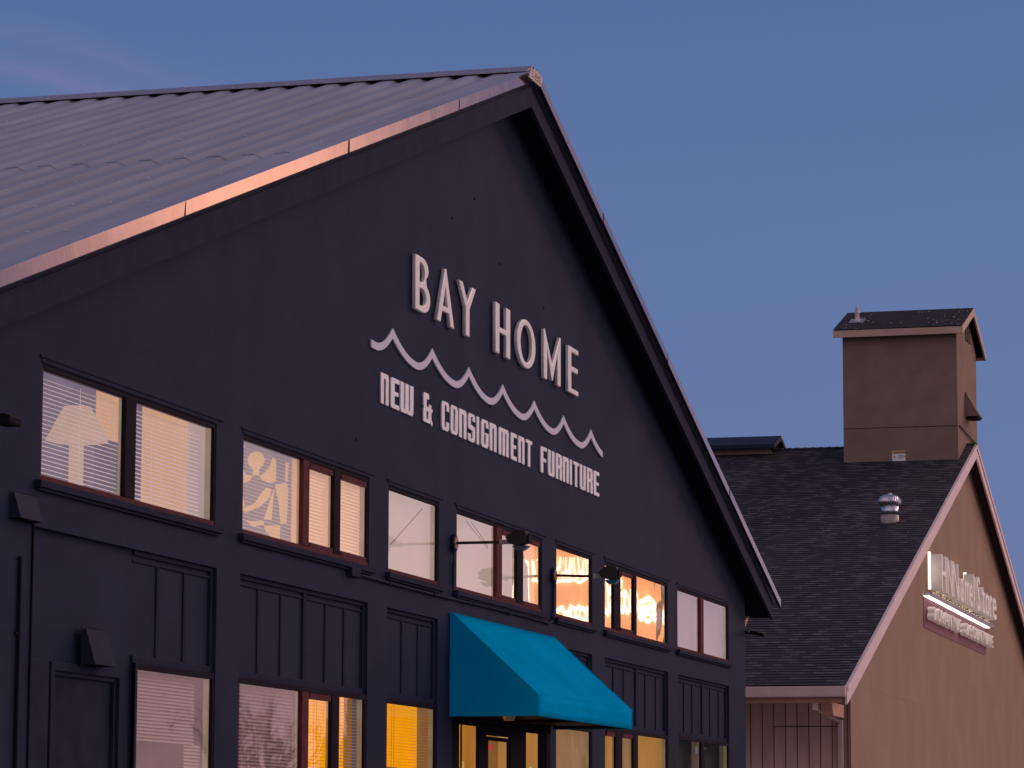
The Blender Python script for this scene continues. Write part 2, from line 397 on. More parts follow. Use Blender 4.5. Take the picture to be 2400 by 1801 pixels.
for s in (-1, 1):
    cuts = [0, 2.92, 6.25, 10.05, XE + .29]
    tl = [.0035, .001, 0, .0015] if s < 0 else [.001, .0, .0015, .0005]
    for i in range(4): trim(s, cuts[i], cuts[i + 1], .0 + .004 * (i % 2), tl[i])
    for c_ in cuts[1:4]:                 # lapped ends, curling slightly away from the board
        xj = XC + s * c_; zj = 9.425 - SL * c_
        MB().hexa([(xj - .002, -.348, zj - .008), (xj + .004, -.348, zj - .008), (xj + .004, -.343, zj - .008), (xj - .002, -.343, zj - .008)],
                  [(xj + .006, -.347, zj + .112), (xj + .010, -.347, zj + .112), (xj + .010, -.343, zj + .112), (xj + .006, -.343, zj + .112)]).build('trim_joint', navy_trim, B1)

# ---- windows
def frame_bars(mb, x0, x1, z0, z1, w, y0, y1, mi=0):
    mb.box(x0, x1, y0, y1, z0, z0 + w, mi); mb.box(x0, x1, y0, y1, z1 - w, z1, mi)
    mb.box(x0, x0 + w, y0, y1, z0 + w, z1 - w, mi); mb.box(x1 - w, x1, y0, y1, z0 + w, z1 - w, mi)

YG = .022                                # glass plane
def blind(w, x0, x1, z0, z1, pitch, tilt, m, y=.07, dep=.025, cords=()):
    b = MB(); z = z1 - pitch * .5; c, s = math.cos(R(tilt)) * dep / 2, math.sin(R(tilt)) * dep / 2
    while z > z0:
        b.hexa([(x0, y - c, z - s - .0012), (x1, y - c, z - s - .0012), (x1, y + c, z + s - .0012), (x0, y + c, z + s - .0012)],
               [(x0, y - c, z - s), (x1, y - c, z - s), (x1, y + c, z + s), (x0, y + c, z + s)])
        z -= pitch
    for xc in cords: b.box(xc - .003, xc + .003, y - dep / 2 - .004, y - dep / 2 - .002, z0, z1)
    return b.build('blind', m, w)

def window(x0, x1, z0, z1, mulls, sashes, name='window', label=None, fw=.035, zf=.05):
    """mulls: (xa, xb, dark) bars given on the facade line; sashes: (xa, xb) openings with a maroon sash inside."""
    f = MB(); y0, y1 = .006, .038
    f.box(x0, x1, y0, y1, z0, z0 + zf, 0); f.box(x0, x1, y0, y1, z1 - fw, z1, 1)
    f.box(x0, x0 + fw, y0, y1, z0 + zf, z1 - fw, 0); f.box(x1 - fw, x1, y0, y1, z0 + zf, z1 - fw, 1)
    for a, b, dk in mulls:
        f.box(px(a, .01), px(b, .01), y0 - (.004 if dk else .006), y1, z0 + zf, z1 - fw, 1 if dk else 0)
    o = f.build(name, [redwood, darkframe], B1, bevel=.003)
    if label: o['label'] = label
    for a, b in sashes:
        s = MB(); a2, b2 = px(a, .03), px(b, .03)
        s.box(a2, b2, .012, .05, z0 + zf, z0 + zf + .042, 0); s.box(a2, b2, .012, .05, z1 - fw - .052, z1 - fw, 0)
        s.box(b2 - .028, b2, .012, .05, z0 + zf + .042, z1 - fw - .052, 1)
        s.build('sash', [redwood, darkframe], o, bevel=.002)
    # one pane per light
    edges = [x0 + fw] + [v for a, b, _ in mulls for v in (px(a, .03), px(b, .03))] + [x1 - fw]
    for a, b in zip(edges[::2], edges[1::2]):
        MB().box(a, b, YG, YG + .004, z0 + zf, z1 - fw).build('pane', glass, o)
        MB().box(b - .025, b - .002, .03, .07, z0 + zf, z1 - fw).build('jamb', jamb_m, o)
    return o

def backing(w, quads, name='lit_room'):
    """quads: (x0, x1, z0, z1, y, material) upright faces of the room seen behind the glass."""
    mats, mb = [], MB()
    for x0, x1, z0, z1, y, m in quads:
        if m not in mats: mats.append(m)
        mb.box(x0, x1, y, y + .02, z0, z1, mats.index(m))
    return mb.build(name, mats, w)

def sill(w, x0, x1, z, h=.045, ext=.09):
    m = MB(); m.box(x0 - ext, x1 + ext * .6, -.052, .02, z - h, z + .004)
    m.box(x0 - ext * .7, x1 + ext * .3, -.03, 0.0, z - h - .02, z - h)
    m.build('sill', navy_trim, w, bevel=.004)
    t = MB(); t.box(x0 - .05, x1 + .14, -.012, 0.0, ZT + .035, ZT + .055); t.box(x0 - .02, x1 + .02, -.006, .0, ZT + .004, ZT + .035)
    t.build('head_trim', navy_trim, w, bevel=.003)

zg0, zg1 = ZS + .05, ZT - .035
zz0, zz1 = ZS - .1, ZT + .1
defs = [
 ([(21.29, 21.49, 1)], []),
 ([(25.21, 25.37, 0), (26.04, 26.21, 1)], [(25.37, 26.04), (26.21, 26.99)]),
 ([], []),
 ([(31.25, 31.46, 0), (32.06, 32.30, 1)], [(31.46, 32.06), (32.30, 33.0)]),
 ([], []),
 ([(36.39, 36.72, 1), (37.42, 37.56, 1)], [(36.72, 37.42)]),
 ([(41.26, 41.47, 0)], []),
]
wl = ['leftmost upper window, white blinds with lamp shapes behind', 'upper window with three lights, patterned picture behind the left one', 'single upper window with pale shade and thin diagonal line',
      'three light upper window behind the left floodlight arm', 'narrow upper window glowing orange', 'upper window with white hot neon loops behind glass', 'rightmost upper window with pale rose shades']
ups = []
for (a, b), (ml, sa), lab in zip(UP, defs, wl):
    w = window(a, b, ZS, ZT, ml, sa, label=lab); sill(w, a, b, ZS); ups.append(w)

def gx(x, y=.12): return px(x, y)
# first window: blinds over a mixed room
w = ups[0]; yb = .13
blind(w, 19.85, 21.33, zg0 - .02, zg1 - .03, .0305, 30, slat_white, dep=.024, cords=(20.6,))
blind(w, 21.52, 22.98, zg0 - .02, zg1 - .03, .0305, 34, slat_white, cords=(21.95, 22.72))
Y1_ = .6
backing(w, [(px(u, Y1_), px(v, Y1_), pz(a_, Y1_) , pz(b_, Y1_), Y1_, mm) for u, v, a_, b_, mm in (
    (19.5, 20.75, 3.8, 4.9, room_lilac), (20.75, 21.5, 4.38, 4.9, room_peach), (20.75, 21.5, 3.8, 4.38, room_grey), (21.5, 21.62, 3.8, 4.9, room_grey),
    (21.62, 22.55, 3.8, 4.9, room_peach), (22.55, 24.2, 3.8, 4.9, room_pale))])
# second
w = ups[1]
blind(w, 23.85, 25.25, zg0 - .02, zg1 - .03, .0305, 22, slat_peach, dep=.02)
blind(w, 25.45, 26.05, zg0, zg1 - .05, .0305, 55, slat_peach); blind(w, 26.3, 26.98, zg0, zg1 - .05, .0305, 58, slat_peach, cords=(26.5,))
backing(w, [(23.7, 25.4, zz0, zz1, .19, room_grey), (25.4, 27.7, zz0, zz1, .19, room_peach)])
# third, fourth, seventh: plain shades
for i, m in ((2, room_white), (3, room_white), (6, room_shade2)):
    a, b = UP[i]
    if i == 3: backing(ups[i], [(a - .05, b + .45, zz0, zz1, .12, m)], 'shade')
    else: backing(ups[i], [(a - .05, b + .45, zz0, zz1, .12, m)], 'shade')
MB().tube([(29.0, .10, 4.68), (28.0, .10, 4.25)], .003, 5).build('wire_reflection', darkframe, ups[2])  # thin dark tubes here and below imitate power wires mirrored in the glass
MB().tube([(30.5, .095, 4.70), (31.3, .095, 4.50)], .003, 5).tube([(30.7, .10, 4.71), (31.3, .10, 4.53)], .003, 5).build('wire_reflection', darkframe, ups[3])
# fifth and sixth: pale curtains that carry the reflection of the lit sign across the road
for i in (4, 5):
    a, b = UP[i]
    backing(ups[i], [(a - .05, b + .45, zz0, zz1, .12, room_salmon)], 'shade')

# ---- lower bays
def lower_bay(i, battens, posts, wmulls, sashes, ztop=2.80, z0=.62, quads=(), lab=None, panel=True):
    a, b = BAY[i]
    if i == 0: a = 21.60
    m = MB(); m.box(a, b, .055, .10, ztop + .055, ZP)
    pn = m.build('wall_panel', navy, B1)
    f = MB()
    f.box(a, b, .030, .055, ZP - .035, ZP); f.box(a, b - .05, .042, .055, ZP - .085, ZP - .065)
    f.box(b - .05, b, .030, .055, z0, ZP - .035)
    f.box(a, b - .05, .028, .055, ztop + .03, ztop + .085)
    for x in battens:
        x = px(x, .04); f.box(x - .022, x + .022, .043, .055, ztop + .085, ZP - .085)
    for x in posts:
        x = px(x, .04); f.box(x - .045, x + .045, .034, .055, ztop + .085, ZP - .035)
    f.build('batten', navy_trim, pn, bevel=.003)
    MB().box(a, b, .02, .10, 0, z0).build('bulkhead', navy, B1)
    w = window(a, b, z0, ztop + .03, wmulls, sashes, label=lab, fw=.045)
    q = [(px(xa, y), px(xb, y), z0, ztop + .2, y, mm) for xa, xb, y, mm in quads]
    backing(w, q)
    return w

w = lower_bay(0, [22.0, 22.55], [], [], [], quads=[(21.4, 23.65, .16, room_dim)], lab='lower left window with half drawn dusky blinds')
blind(w, 21.62, 22.95, 2.28, 2.77, .026, 48, slat_dusk); blind(w, 22.75, 23.1, 1.9, 2.28, .026, 55, slat_dusk)
w = lower_bay(1, [24.19, 24.74, 25.88, 26.39], [25.31], [(25.25, 25.42, 0), (26.04, 26.24, 1)], [(25.42, 26.04)],
              quads=[(23.68, 25.33, .16, room_dim), (25.33, 26.38, .16, room_amber), (26.38, 26.62, .16, room_amber_dim), (26.62, 27.4, .16, room_grey)], lab='lower window with a wide dusky light and a narrow amber light')
blind(w, 23.8, 25.25, 1.9, 2.78, .0285, 42, slat_dusk)
blind(w, 25.45, 26.1, 1.9, 2.76, .0285, 12, slat_amber, dep=.02, cords=(25.75, 25.82)); blind(w, 26.3, 26.98, 1.9, 2.76, .0285, 20, slat_tan, dep=.02)
w = lower_bay(2, [28.08, 28.59], [], [], [], quads=[(27.45, 28.55, .16, room_amber), (28.55, 29.4, .16, room_amber_dim)], lab='lower window filled with amber light through slim blinds')
blind(w, 27.65, 28.58, 1.9, 2.77, .0285, 8, slat_amber, dep=.018, cords=(27.95, 28.02)); blind(w, 28.58, 29.2, 1.9, 2.77, .0285, 14, slat_tan, dep=.02)
MB().box(27.7, 28.36, .13, .15, 2.20, 2.225).box(28.34, 28.36, .13, .15, 1.9, 2.22).build('picture_frame', timber, w)
w = lower_bay(4, [34.25, 34.8], [], [], [], ztop=2.78, quads=[(33.5, 35.4, .14, room_tan)], lab='lower window right of the door with plain tan shade')
w = lower_bay(5, [36.41, 36.94, 38.08, 38.66], [37.56], [(36.50, 36.80, 1), (37.40, 37.62, 1)], [(36.0, 36.5), (36.8, 37.4)], ztop=2.82,
              quads=[(35.9, 36.6, .16, room_gold), (36.6, 37.5, .16, room_tan), (37.5, 39.0, .16, room_gold), (39.0, 39.6, .16, room_tan)], lab='lower window with three golden lights')
w = lower_bay(6, [40.30, 40.81, 41.94, 42.50], [41.41], [(41.30, 41.50, 1)], [], ztop=2.84, quads=[(39.75, 40.7, .16, room_dark), (40.7, 41.4, .16, room_dim), (41.4, 42.5, .16, room_dark), (42.5, 43.4, .16, room_dim)], lab='unlit lower window at the right end')
MB().prism_y([(41.6, 2.78), (42.3, 2.78), (41.6, 2.68)], .13, .14).build('curtain', glow('sky_lit', (.16, .15, .22)), w)

# ---- entrance under the awning
a, b = BAY[3]
MB().box(a, b, .06, .10, 2.78, ZP).build('wall_panel', navy, B1)
dm = mat('door_dark', (.012, .012, .016), .5, .005)
ef = MB(); ef.box(a, b, .02, .10, 2.695, 2.78)
for xa, xb in ((29.71, 29.97), (30.66, 30.93), (31.85, 32.47), (33.06, 33.47)): ef.box(xa, xb, .0, .03, 0, 2.695)
ef.box(30.93, 31.85, .0, .03, 2.60, 2.695)
ef.build('door_frame', dm, B1, bevel=.006)
sb = MB()
for x in (30.0, 33.13, 33.25): sb.tube([(x - .02, -.012, 0), (x - .02, -.012, 2.69)], .010, 6)
sb.build('conduit', navy_trim, B1)
for xa, xb, lab in ((29.97, 30.66, 'left sidelight'), (32.47, 33.06, 'right sidelight')):
    s = MB(); frame_bars(s, xa, xb, .2, 2.695, .02, .010, .028)
    so_ = s.build('sidelight', dm, B1); so_['label'] = lab
    MB().box(xa + .02, xb - .02, .016, .019, .22, 2.675).build('pane', glass, so_)
    st = MB()
    for k in range(5):
        z = 2.28 - .20 * k + (0.05 if k else 0); r = .045 if k % 2 == 0 else .032
        xx = xa + .15 if xa < 31 else xa + .22
        st.hexa([(xx + r * math.cos(t * math.pi / 6) * 1.3, .012, z + r * math.sin(t * math.pi / 6)) for t in range(12)], [(xx + r * math.cos(t * math.pi / 6) * 1.3, .014, z + r * math.sin(t * math.pi / 6)) for t in range(12)])
        st.hexa([(xx + .5 * r * math.cos(t * math.pi / 6) * 1.3, .009, z + .5 * r * math.sin(t * math.pi / 6)) for t in range(12)], [(xx + .5 * r * math.cos(t * math.pi / 6) * 1.3, .011, z + .5 * r * math.sin(t * math.pi / 6)) for t in range(12)], 1)
    st.build('decal', [green_m, room_gold], so_)
dr_ = MB(); dr_.box(30.93, 31.03, .006, .03, .05, 2.59); dr_.box(31.79, 31.85, .006, .03, .05, 2.59)
dr_.box(31.03, 31.79, .006, .03, 2.55, 2.59); dr_.box(31.03, 31.79, .006, .03, .05, .35)
door = dr_.build('door', dm, B1, bevel=.004)
MB().box(31.03, 31.79, .016, .019, .35, 2.55).build('pane', glass, door)
MB().tube([(31.72, .0, .95), (31.72, -.05, .97), (31.72, -.05, 1.25), (31.72, 0, 1.27)], .012).build('handle', steel, door)
MB().box(31.06, 31.17, .008, .012, 2.45, 2.51).build('decal', red_m, door)
MB().box(31.07, 31.16, .008, .012, 2.17, 2.18).build('notice', red_m, door)
eb = MB(); ysh = .9
ent = [room_amber, room_amber_dim, room_gold, darkframe]
eb.box(29.5, 32.62, .55, .57, 0, 3.0, 0); eb.box(32.62, 33.35, .55, .57, 0, 3.0, 1); eb.box(33.35, 33.95, .55, .57, 0, 3.0, 2); eb.box(33.95, 36.5, .55, .57, 0, 3.0, 2)
eb.box(31.93, 31.95, .53, .55, 0, 3.0, 1)
eb.build('lit_room', ent, B1)
MB().box(30.62, 31.05, .14, .16, 0, 2.7).build('inner_door', glow('amber_wood', (.52, .20, .03)), B1)

# ---- left end: flush service door, recess and trims
rp = MB(); rp.box(19.74, 20.15, .05, .10, 0, ZP); rp.box(21.40, 21.60, .05, .10, 0, ZP); rp.box(20.15, 21.40, .05, .10, 2.74, ZP); rp.box(21.60, 21.64, .004, .10, 0, 2.83); rp.build('wall_panel', navy, B1)
df = MB(); df.box(20.13, 20.19, .02, .07, 0, 2.765); df.box(21.34, 21.42, .02, .07, 0, 2.765); df.box(20.19, 21.34, .02, .07, 2.705, 2.765)
df.box(20.19, 20.21, .05, .08, 0, 2.705); df.box(21.30, 21.34, .045, .08, 0, 2.705); df.box(20.21, 21.30, .045, .08, 2.675, 2.705)
df.build('door_frame', navy_trim, B1, bevel=.003)
sd = MB().box(20.21, 21.30, .075, .11, .02, 2.675).build('door', navy_trim, B1)
MB().tube([(20.32, .06, 1.0), (20.32, .03, 1.0), (20.44, .03, 1.0)], .012).build('handle', steel, sd)
MB().box(19.78, 20.10, .025, .05, 0, 2.765).build('casing', navy_trim, B1, bevel=.003)
lt = MB(); lt.tube([(19.49, -.014, 0), (19.49, -.014, 3.42)], .013, 6); lt.tube([(19.70, -.006, 0), (19.705, -.008, 3.66)], .008, 6, 0)
for z in (1.2, 2.0, 2.9): lt.box(19.45, 19.53, -.018, .0, z, z + .02)
lt.build('conduit', black, B1)

def hood(name, x0, x1, z0, z1, out_, label):
    m = MB()
    m.hexa([(x0, 0, z0), (x0, -out_, z0), (x0, -.03, z1), (x0, 0, z1)], [(x1, 0, z0), (x1, -out_, z0), (x1, -.03, z1), (x1, 0, z1)])
    m.box(x0 - .01, x1 + .01, -.004, .0, z0 - .012, z1 + .02)
    o = m.build(name, navy_trim, bevel=.004)
    MB().box(x0 + .02, x1 - .02, -out_ + .015, -.005, z0 - .004, z0 + .0).build('opening', black, o)
    return tag(o, label, 'vent hood', 'vent hoods on the dark facade')
hood('vent_hood', 20.59, 20.96, 2.765, 3.012, .105, 'navy wedge shaped vent hood above the service door')
hood('vent_hood', 19.33, 19.70, 3.66, 3.83, .085, 'small navy vent hood below the left end of the leftmost upper window')

# ================================================================== signs on the gable
def sgn(name, lab, cat='sign'): return empty(name, label=lab, cat=cat)
def ell(cx, cz, rx, rz, n=40): return [(cx + rx * math.cos(2 * math.pi * k / n), cz + rz * math.sin(2 * math.pi * k / n)) for k in range(n)]
def arc(cx, cz, rx, rz, a0, a1, n=10): return [(cx + rx * math.cos(R(a0 + (a1 - a0) * k / n)), cz + rz * math.sin(R(a0 + (a1 - a0) * k / n))) for k in range(n + 1)]
S1 = sgn('store_name_sign', 'raised cream capital letters spelling BAY HOME on the dark gable')
D1 = .040
lets = {
 'B': [[(28.245, 6.477), (28.48, 6.477)] + arc(28.52, 6.625, .225, .148, -90, 62, 10) + arc(28.48, 6.90, .20, .113, -50, 90, 10) + [(28.245, 7.013)],
       [(28.395, 6.55), (28.395, 6.70)] + arc(28.46, 6.625, .14, .075, 90, -90, 8), [(28.395, 6.775), (28.395, 6.94)] + arc(28.45, 6.857, .10, .083, 90, -90, 8)],
 'A': [[(28.95, 6.482), (29.225, 7.04), (29.275, 7.04), (29.565, 6.482), (29.42, 6.482), (29.365, 6.60), (29.145, 6.60), (29.09, 6.482)], [(29.175, 6.668), (29.25, 6.84), (29.33, 6.668)]],
 'Y': [[(29.70, 7.013), (29.845, 7.013), (30.015, 6.84), (30.185, 7.013), (30.335, 7.013), (30.10, 6.765), (30.10, 6.482), (29.945, 6.482), (29.945, 6.765)]],
 'H': [[(31.045, 6.48), (31.21, 6.48), (31.21, 6.705), (31.455, 6.705), (31.455, 6.48), (31.625, 6.48), (31.625, 7.013), (31.455, 7.013), (31.455, 6.775), (31.21, 6.775), (31.21, 7.013), (31.045, 7.013)]],
 'O': [ell(32.265, 6.747, .385, .266), ell(32.265, 6.747, .225, .19)],
 'M': [[(32.985, 6.48), (32.985, 7.03), (33.035, 7.04), (33.36, 6.69), (33.68, 7.04), (33.73, 7.03), (33.73, 6.48), (33.575, 6.48), (33.575, 6.81), (33.385, 6.50), (33.33, 6.50), (33.145, 6.81), (33.145, 6.48)]],
 'E': [[(34.05, 6.48), (34.53, 6.48), (34.53, 6.55), (34.21, 6.55), (34.21, 6.728), (34.505, 6.728), (34.505, 6.80), (34.21, 6.80), (34.21, 6.945), (34.53, 6.945), (34.53, 7.013), (34.05, 7.013)]],
}
for k, pl in lets.items():
    o = flat('letter', pl, -.006, D1, letter_m, S1, bevel=.008, thin=.008); o['label'] = 'letter ' + k
# wave
cx_ = [27.637, 28.833, 30.104, 31.377, 32.64, 33.902, 35.157]
P_ = 1.263
def wav(x, crest, trough):
    k = math.floor((x - (cx_[0] - P_)) / P_ + 1e-9); x0 = cx_[0] - P_ + k * P_; t = (x - x0) / P_; tt = .60
    u = (1 - t / tt) if t < tt else (t - tt) / (1 - tt)
    return trough + (crest - trough) * abs(u) ** 2.0
xs = []
x = 27.0
while x < 35.78: xs.append(x); x += .03
xs += [35.78] + [cx_[0] + P_ * k + d for k in range(7) for d in (-.004, .004)]
xs = sorted(v for v in xs if 27 <= v <= 35.79)
upper = [(v, wav(v, 6.205, 5.998)) for v in xs]; lower = [(v, wav(v, 6.112, 5.930)) for v in xs]
wv = flat('wave_emblem', [upper + lower[::-1]], -.004, .016, wave_m); tag(wv, 'pale lilac wavy line between the two rows of lettering', 'emblem')
# second line, blocky condensed capitals
S2 = sgn('tagline_sign', 'white block letters reading NEW & CONSIGNMENT FURNITURE under the wave')
G = {
 'N': [[(0, 0), (.40, 0), (.40, .80), (.60, .80), (.60, 0), (1, 0), (1, .90), (.88, 1), (0, 1)]],
 'E': [[(0, .08), (.1, 0), (1, 0), (1, .18), (.46, .18), (.46, .42), (.9, .42), (.9, .58), (.46, .58), (.46, .82), (1, .82), (1, 1), (.1, 1), (0, .92)]],
 'W': [[(0, .10), (.08, 0), (.46, 0), (.5, .04), (.54, 0), (.92, 0), (1, .10), (1, 1), (.73, 1), (.73, .16), (.635, .16), (.635, 1), (.365, 1), (.365, .16), (.27, .16), (.27, 1), (0, 1)]],
 '&': [[(0, .05), (.08, 0), (.72, 0), (.80, .06), (.86, -.04), (1, -.04), (1, .12), (.88, .18), (.88, .40), (1, .40), (1, .54), (.86, .54), (.86, .66), (.6, .66), (.6, .56), (.36, .56), (.36, .78), (.62, .78), (.62, .94), (.54, 1), (.08, 1), (0, .94), (0, .55), (.07, .5), (0, .45)], [(.34, .16), (.34, .38), (.54, .38), (.54, .16)]],
 'C': [[(0, .12), (.14, 0), (.86, 0), (1, .10), (1, .34), (.62, .34), (.62, .15), (.40, .15), (.40, .85), (.62, .85), (.62, .66), (1, .66), (1, .90), (.86, 1), (.14, 1), (0, .88)]],
 'O': [[(0, .12), (.14, 0), (.86, 0), (1, .12), (1, .88), (.86, 1), (.14, 1), (0, .88)], [(.39, .15), (.39, .85), (.61, .85), (.61, .15)]],
 'S': [[(0, .10), (.14, 0), (.86, 0), (1, .12), (1, .50), (.9, .58), (.39, .62), (.39, .86), (.61, .86), (.61, .72), (1, .72), (1, .88), (.86, 1), (.14, 1), (0, .88), (0, .50), (.1, .42), (.61, .40), (.61, .15), (.39, .15), (.39, .30), (0, .30)]],
 'I': [[(0, 0), (1, 0), (1, 1), (0, 1)]],
 'G': [[(0, .12), (.14, 0), (.86, 0), (1, .12), (1, .56), (.52, .56), (.52, .44), (.62, .44), (.62, .15), (.40, .15), (.40, .85), (.62, .85), (.62, .70), (1, .70), (1, .88), (.86, 1), (.14, 1), (0, .88)]],
 'M': [[(0, 0), (.27, 0), (.27, .82), (.365, .82), (.365, 0), (.635, 0), (.635, .82), (.73, .82), (.73, 0), (1, 0), (1, .9), (.92, 1), (.55, 1), (.5, .97), (.45, 1), (.08, 1), (0, .9)]],
 'T': [[(.30, 0), (.70, 0), (.70, .84), (1, .84), (1, 1), (0, 1), (0, .84), (.30, .84)]],
 'F': [[(0, 0), (.44, 0), (.44, .42), (.9, .42), (.9, .58), (.44, .58), (.44, .83), (1, .83), (1, 1), (.1, 1), (0, .92)]],
 'U': [[(0, .10), (.12, 0), (.88, 0), (1, .10), (1, 1), (.60, 1), (.60, .16), (.40, .16), (.40, 1), (0, 1)]],
 'R': [[(0, 0), (.40, 0), (.40, .42), (.60, .42), (.60, 0), (1, 0), (1, .44), (.92, .50), (1, .56), (1, .90), (.88, 1), (0, 1)], [(.40, .57), (.40, .85), (.60, .85), (.60, .57)]],
}
row = [('N', 27.300, 27.539), ('E', 27.599, 27.866), ('W', 27.895, 28.310), ('&', 28.627, 28.931), ('C', 29.234, 29.490), ('O', 29.542, 29.791), ('N', 29.832, 30.098), ('S', 30.152, 30.410), ('I', 30.462, 30.558),
       ('G', 30.630, 30.901), ('N', 30.944, 31.207), ('M', 31.286, 31.676), ('E', 31.753, 31.996), ('N', 32.056, 32.308), ('T', 32.360, 32.621), ('F', 32.969, 33.239), ('U', 33.289, 33.564), ('R', 33.624, 33.894),
       ('N', 33.930, 34.194), ('I', 34.241, 34.345), ('T', 34.399, 34.664), ('U', 34.707, 34.977), ('R', 35.031, 35.306), ('E', 35.350, 35.624)]
for ch, a, b in row:
    o = flat('letter', [[(a + u * (b - a), 5.464 + v * .291) for u, v in pl] for pl in G[ch]], -.002, .016, letter2_m, S2, bevel=.002, res=1, thin=.005)
    o['label'] = 'letter ' + ch if ch != '&' else 'ampersand'

# small board at the gable peak
tagb = MB().prism_y([(31.045, 9.325), (31.475, 9.325), (31.54, 9.385), (31.565, 9.436), (31.33, 9.456), (31.115, 9.442), (31.072, 9.376)], -.400, -.385).build('peak_board', tag_m)
tag(tagb, 'small weathered cream board with faint lettering nailed at the gable peak', 'board')
ik = MB()
for r_ in range(3):
    for k in range(8):
        if random.random() < .85:
            x = 31.12 + k * .046 + random.uniform(0, .01); z = 9.412 - r_ * .030
            ik.box(x, x + .028, -.403, -.4, z, z + random.uniform(.008, .018))
ik.build('faded_lettering', mat('faded_ink', (.22, .14, .13), .8, .2), tagb)

# ================================================================== awning
X0, X1, ZB, ZF, ZTOP, YF = 29.585, 33.53, 2.735, 2.94, 3.735, -.885
AW = empty('entrance_awning', label='teal blue canvas awning over the shop entrance', cat='awning')
def sag_panel(p00, p10, p11, p01, n, m_, dep, name):
    mb = MB(); nrm = (Vector(p10) - Vector(p00)).cross(Vector(p01) - Vector(p00)).normalized()
    def P(u, v):
        a = Vector(p00).lerp(Vector(p10), u); b = Vector(p01).lerp(Vector(p11), u)
        return a.lerp(b, v) - nrm * dep * (math.sin(math.pi * v) * (.35 + .65 * abs(math.sin(3 * math.pi * u))))
    for i in range(n):
        for j in range(m_):
            mb.face([P(i / n, j / m_), P((i + 1) / n, j / m_), P((i + 1) / n, (j + 1) / m_), P(i / n, (j + 1) / m_)])
    bm_o = mb.build(name, teal, AW, smooth=True, fix=False)
    bm = bmesh.new(); bm.from_mesh(bm_o.data); bmesh.ops.remove_doubles(bm, verts=bm.verts, dist=1e-4); bm.to_mesh(bm_o.data); bm.free()
    s = bm_o.modifiers.new('solid', 'SOLIDIFY'); s.thickness = .006
    return bm_o
sag_panel((X0, YF, ZF), (X1, YF, ZF), (X1, -.02, ZTOP), (X0, -.02, ZTOP), 36, 12, .010, 'slope_panel')
sag_panel((X0, YF, ZB), (X1, YF, ZB), (X1, YF, ZF), (X0, YF, ZF), 24, 3, .003, 'valance')
for xx, nm in ((X0, 'side_panel'), (X1, 'side_panel')):
    m = MB(); m.hexa([(xx - .003, -.01, ZB), (xx - .003, YF, ZB), (xx - .003, YF, ZF), (xx - .003, -.01, ZTOP)], [(xx + .003, -.01, ZB), (xx + .003, YF, ZB), (xx + .003, YF, ZF), (xx + .003, -.01, ZTOP)]); m.build(nm, teal, AW)
fr = MB()
for xx in (X0 + .03, (X0 + X1) / 2, X1 - .03):
    fr.tube([(xx, -.02, ZB + .02), (xx, YF + .02, ZB + .02), (xx, YF + .02, ZF - .02), (xx, -.03, ZTOP - .04)], .016, 6)
fr.tube([(X0, YF + .02, ZB + .02), (X1, YF + .02, ZB + .02)], .016, 6); fr.tube([(X0, YF + .02, ZF - .03), (X1, YF + .02, ZF - .03)], .016, 6)
fr.build('frame', black, AW)
for xx in (X0, X1): MB().tube([(xx, -.02, ZTOP), (xx, YF, ZF), (xx, YF, ZB)], .006, 6).build('piping', teal, AW)
ub = MB().box(X0 + .01, X1 - .01, YF + .01, -.01, ZB + .035, ZB + .045).build('underside', black, AW)
dl = MB(); dl.tube([(30.25, -.42, ZB + .034), (30.25, -.42, ZB - .02)], .07, 12, r2=.05)
tag(dl.build('porch_lamp', dull_steel), 'unlit round lamp under the teal awning', 'lamp')

# ================================================================== floodlights, box and conduit
def floodlight(x, z, arm, tip, label, roll=0):
    o = empty('floodlight', label=label, cat='floodlight', group='arm mounted floodlights on the facade')
    MB().tube([(x, 0, z), (x, -.035, z)], .085, 20).build('wall_plate', navy_trim, o)
    MB().tube([(x, -.035, z), (x, -.045, z)], .062, 18).build('gasket', rust, o)
    MB().tube([(x, -.045, z), (x, -arm, z + tip)], .014, 8).build('arm', brownmetal, o)
    MB().tube([(x, -arm + .03, z + tip), (x, -arm - .07, z + tip)], .022, 8).tube([(x, -arm + .02, z + tip), (x, -arm + .04, z + tip)], .03, 8).build('knuckle', dull_steel, o)
    y = -arm - .05; zz = z + tip + .016; hw = .075; hs = .80
    prof = [(y + a_ * hs, zz + b_ * hs) for a_, b_ in ((.03, .035), (-.105, .125), (-.225, .105), (-.24, -.035), (-.14, -.07), (-.02, -.045))]
    h = MB(); h.hexa([(x - hw, a, b) for a, b in prof], [(x + hw, a, b) for a, b in prof])
    h.build('housing', brownmetal, o, bevel=.01)
    MB().hexa([(x - hw * .9, y - .205, zz - .058), (x + hw * .9, y - .205, zz - .058), (x + hw * .9, y - .04, zz - .058), (x - hw * .9, y - .04, zz - .058)],
              [(x - hw * .5, y - .15, zz - .105), (x + hw * .5, y - .15, zz - .105), (x + hw * .5, y - .08, zz - .10), (x - hw * .5, y - .08, zz - .10)]).build('lens', mat('lens_glass', (.02, .08, .17), .15, .6), o, bevel=.008)
    vs = [(y - .226, zz - .04), (y - .226, zz + .07)]
    MB().box(x - hw * .85, x + hw * .85, y - .213, y - .20, zz - .025, zz + .06).build('visor', black, o, bevel=.004)
    return o
floodlight(29.68, 4.41, .52, .0, 'brown floodlight on a long arm between the third and fourth upper windows')
floodlight(33.53, 4.40, .50, -.02, 'brown floodlight on a long arm left of the orange glowing window')
f3 = empty('floodlight', label='small dark floodlight at the left edge beside the leftmost upper window', cat='floodlight', group='arm mounted floodlights on the facade')
